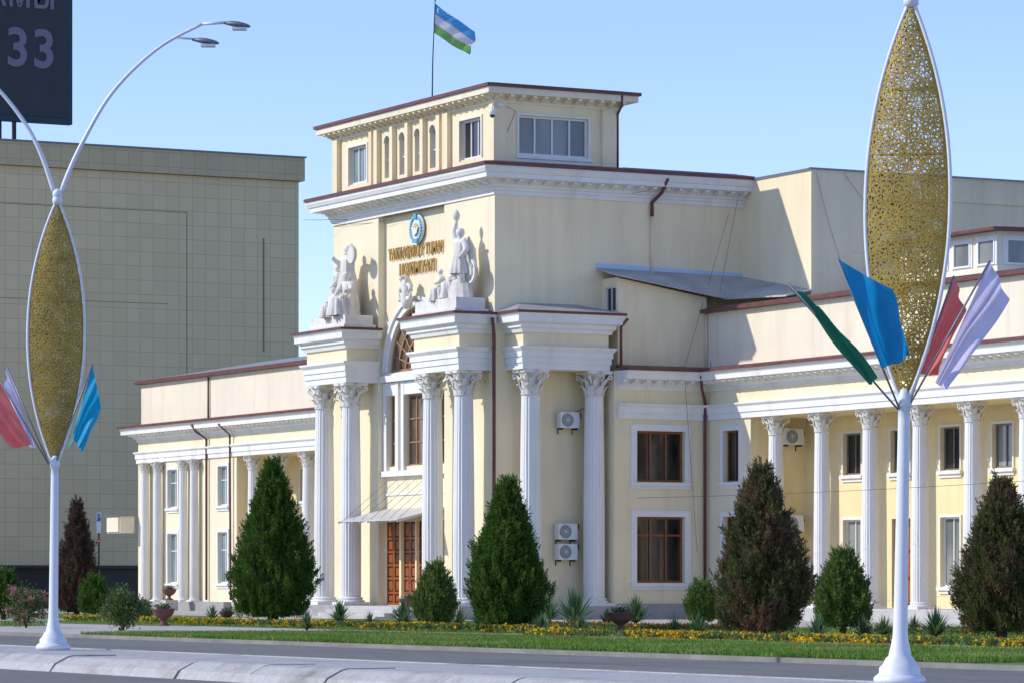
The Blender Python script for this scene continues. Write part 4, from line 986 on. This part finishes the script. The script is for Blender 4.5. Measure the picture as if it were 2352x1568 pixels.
def yucca_mesh(seed, n=120, L=.8):
    r = random.Random(seed); m = MB()
    for i in range(n):
        a = r.uniform(0, 6.28); el = math.radians(r.uniform(5, 88)); l = L*r.uniform(.75,1.15); w = .042; c, s = math.cos(a), math.sin(a)
        pts = []
        for k in range(4):
            t = k/3; rr = l*t*math.cos(el); z = .1+l*t*math.sin(el)-.12*t*t*math.cos(el); ww = w*(1-t)**.6*(1 if k else .7)
            pts += [(rr*c-ww*s, rr*s+ww*c, z), (rr*c+ww*s, rr*s-ww*c, z)]
        m.add(pts, [(2*k, 2*k+1, 2*k+3, 2*k+2) for k in range(3)])
    m.lathe([(.05,-.05),(.07,.05),(.03,.15)], 8); return m
ym = [yucca_mesh(k).obj("yucca_plant", M['yucca'], label="spiky green yucca rosette growing in the garden soil", category="plant", group="yucca plants in the garden") for k in range(3)]
spots = [(925,1437,46),(780,1432,44),(1057,1446,42),(1320,1440,70),(1262,1428,46),(1460,1436,54),(1245,1453,38),(1335,1458,38),(1602,1468,50),(1878,1472,48),(1982,1468,44),(2028,1462,40),(2150,1466,56),(705,1448,36),(335,1428,34),(488,1424,28),(1100,1438,34),(1395,1440,34),(2100,1455,34),(850,1440,28),(1550,1450,30)]
for i, (px, by, hw_) in enumerate(spots):
    p, D = ground_at(px, by); o = ym[i % 3] if i < 3 else ym[i % 3].copy()
    if i >= 3: COL.objects.link(o)
    o.location = p; o.scale = [hw_*D/F/.68]*3; o.rotation_euler = (0, 0, i*1.3)
def bed(x0, x1, y0, y1, ny, no, ng, label, z=.1):
    def pts(n, h, thr):
        c = np.stack([rng.uniform(x0, x1, n), rng.uniform(y0, y1, n), z+h*rng.uniform(.3,1,n)], 1)
        lump = .8*np.sin(c[:,0]*1.7+x0)*np.sin(c[:,0]*.6+c[:,1]*3)+.6*np.sin(c[:,0]*.8+2)+rng.normal(0,.25,n); return c[lump > thr]
    g = pts(ng, .15, -.4); v, f = leaves(g, np.tile([0,0,1.0], (len(g),1)), .12, .03, .5)
    V = [v]; Fc = [f]; mi = [np.zeros(len(f))]
    o = len(v)
    for n, k in ((ny,1), (no,2)):
        if not n: continue
        c = pts(n, .21, .0); c = np.repeat(c, 5, 0)+rng.normal(0,.018,(len(c)*5,3)); v, f = leaves(c, rng.normal(0,1,(len(c),3)), .07, .034, .3)
        V.append(v); Fc.append(f+o); mi.append(np.full(len(f), k)); o += len(v)
    mesh_np("flower_bed", np.vstack(V), np.vstack(Fc), [M['fol_bush'], M['fl_yellow'], M['fl_orange']], midx=np.concatenate(mi), kind="stuff", label=label, category="flowers")
bed(-.4, 9.4, -19.6, -18, 2000, 0, 4500, "bed of yellow marigolds")
bed(12.9, 26.2, -20.0, -18.8, 2700, 60, 7000, "bed of yellow marigolds along the path")
bed(26.8, 40.4, -20.3, -18.8, 1700, 420, 8500, "bed of orange and yellow marigolds")
bed(46.0, 74, -23.6, -22.2, 3900, 250, 14000, "long bed of yellow marigolds beside the lawn")
bed(30, 40, -15, -12, 100, 700, 3500, "bed of orange marigolds near the yuccas")
bed(46, 60, -12, -9, 60, 450, 4500, "bed of red and orange flowers by the wing")
def grass(x0, x1, y0, y1, n, h):
    c = np.stack([rng.uniform(x0, x1, n), rng.uniform(y0, y1, n), np.full(n, .093)], 1)
    v, f = leaves(c, np.tile([0,0,1.0], (n,1)), h, .014, .4); mesh_np("grass", v, f, M['blade'], kind="stuff", label="green lawn grass", category="grass")
grass(36.5, 82, -33.2, -24.6, 120000, .11); grass(2, 66, -20.8, -8, 50000, .10); grass(-40, 14, -31, -25, 15000, .15)
UP = [(.28,0),(.28,.06),(.16,.1),(.1,.2),(.13,.27),(.3,.36),(.44,.52),(.47,.66),(.5,.68),(.5,.72),(.42,.72),(.38,.6)]
def urn(loc, s, label, block=0):
    e = empty("stone_urn", loc, 0, label=label, category="planter", group="flower urns in the garden")
    if block: m = MB(); m.box(-.45,.45,-.45,.45,0,block); m.obj("block", M['step'], e)
    m = MB(); m.lathe(UP, 24, (0,0,block+.002)); m.obj("bowl", M['urn'], e, True); e.scale = [s]*3
    c = rng.normal(0,1,(300,3))*np.array([.14,.14,.06])+np.array([0,0,block+.74]); v, f = leaves(c, np.tile([0,0,1.0],(300,1)), .15, .025, .7)
    c = rng.normal(0,1,(60,3))*np.array([.15,.15,.06])+np.array([0,0,block+.85]); v2, f2 = leaves(c, rng.normal(0,1,(60,3)), .07, .03, .7)
    mesh_np("foliage", np.vstack([v,v2]), np.vstack([f,f2+len(v)]), [M['fol_bush'], M['f_white']], e, midx=np.concatenate([np.zeros(len(f)), np.ones(len(f2))]))
urn(ground_at(375,1436)[0],.85,"dark red pedestal urn on the paving"); urn(ground_at(1426,1450)[0],.85,"dark red pedestal urn beside the path")
urn(ground_at(520,1428)[0],.6,"small dark urn in the flower bed")
urn(ground_at(937,1420)[0],.82,"dark red urn raised on a stone block at the entrance",.35); urn((-54.0,7.6,.1),.85,"dark red urn on a pale stone pedestal by the wall",.7)
p, D = ground_at(227, 1418)
e = empty("traffic_sign", p, YAW, label="blue parking plate above a red sign on thin pole", category="sign")
k = D/F
m = MB(); m.tube([(0,0,0),(0,0,240*k)], .035, 8); m.obj("pole", M['dark'], e)
m = MB(); m.box(-5*k,5*k,-.06,-.04,195*k,242*k); m.obj("parking_plate", M['frame_w'], e)
m = MB(); m.box(-4.2*k,4.2*k,-.075,-.062,222*k,240*k); m.obj("blue_panel", M['sign_blue'], e)
text_mesh("lettering", "P", .42, .005, M['f_white'], e, (0,-.085,224.5*k), (R90,0,0))
m = MB(); m.lathe([(5.5*k,0),(5.5*k,.02)], 8, T=lambda x, y, z: (x, -.05-z, 177*k+y)); m.obj("red_plate", M['sign_red'], e)
m = MB(); m.box(-3.6*k,3.6*k,-.09,-.073,175.5*k,178.5*k); m.obj("white_bar", M['f_white'], e)
e = empty("wall_sign", (-64.3,9.0,4.6), 0, label="plain pale box canopy on the end wall", category="sign")
m = MB(); m.box(-1.3,.7,-.5,.4,0,1.0); m.box(-1.2,.6,-.6,-.502,.08,.92); m.obj("panel", M['attic'], e)
m = MB(); m.box(-1.4,.8,-.65,.45,1.002,1.06); m.obj("lid", M['grey'], e)
m = MB()
for i in range(40): m.box(-80.0,-79.95,-14+i*.6,-13.95+i*.6,0,1.7)
m.box(-80.0,-79.96,-14,10,1.5,1.56); m.box(-80.0,-79.96,-14,10,.3,.36)
m.obj("fence", M['dark'], label="low black metal railing before the tiled hall", category="fence")

# ------------------------------------------------------------------ world and sun
az = math.radians(22); el = math.radians(34)
w = bpy.data.worlds.new("World"); sc.world = w; w.use_nodes = True
nt = w.node_tree; bg = nt.nodes["Background"]; sky = nt.nodes.new('ShaderNodeTexSky'); sky.sky_type = 'NISHITA'; sky.sun_disc = False
sky.sun_elevation = el; sky.sun_rotation = math.pi+az; sky.dust_density = .05; sky.air_density = .8; sky.ozone_density = 1.6
c = mixc(nt, 1.0, sky.outputs[0], (1.20,1.20,1.55), 'MULTIPLY')
nt.links.new(c, bg.inputs[0]); bg.inputs[1].default_value = .15
sd = bpy.data.lights.new("sun", 'SUN'); sd.energy = 3.5; sd.angle = math.radians(.5); sd.color = (1, .955, .855)
so = bpy.data.objects.new("sun", sd); COL.objects.link(so)
travel = Vector((math.sin(az)*math.cos(el), math.cos(az)*math.cos(el), -math.sin(el)))
so.rotation_euler = travel.to_track_quat('-Z', 'Y').to_euler(); so.location = (0, -60, 60)
sc.view_settings.view_transform = 'Standard'; sc.view_settings.look = 'None'; sc.view_settings.exposure = 0
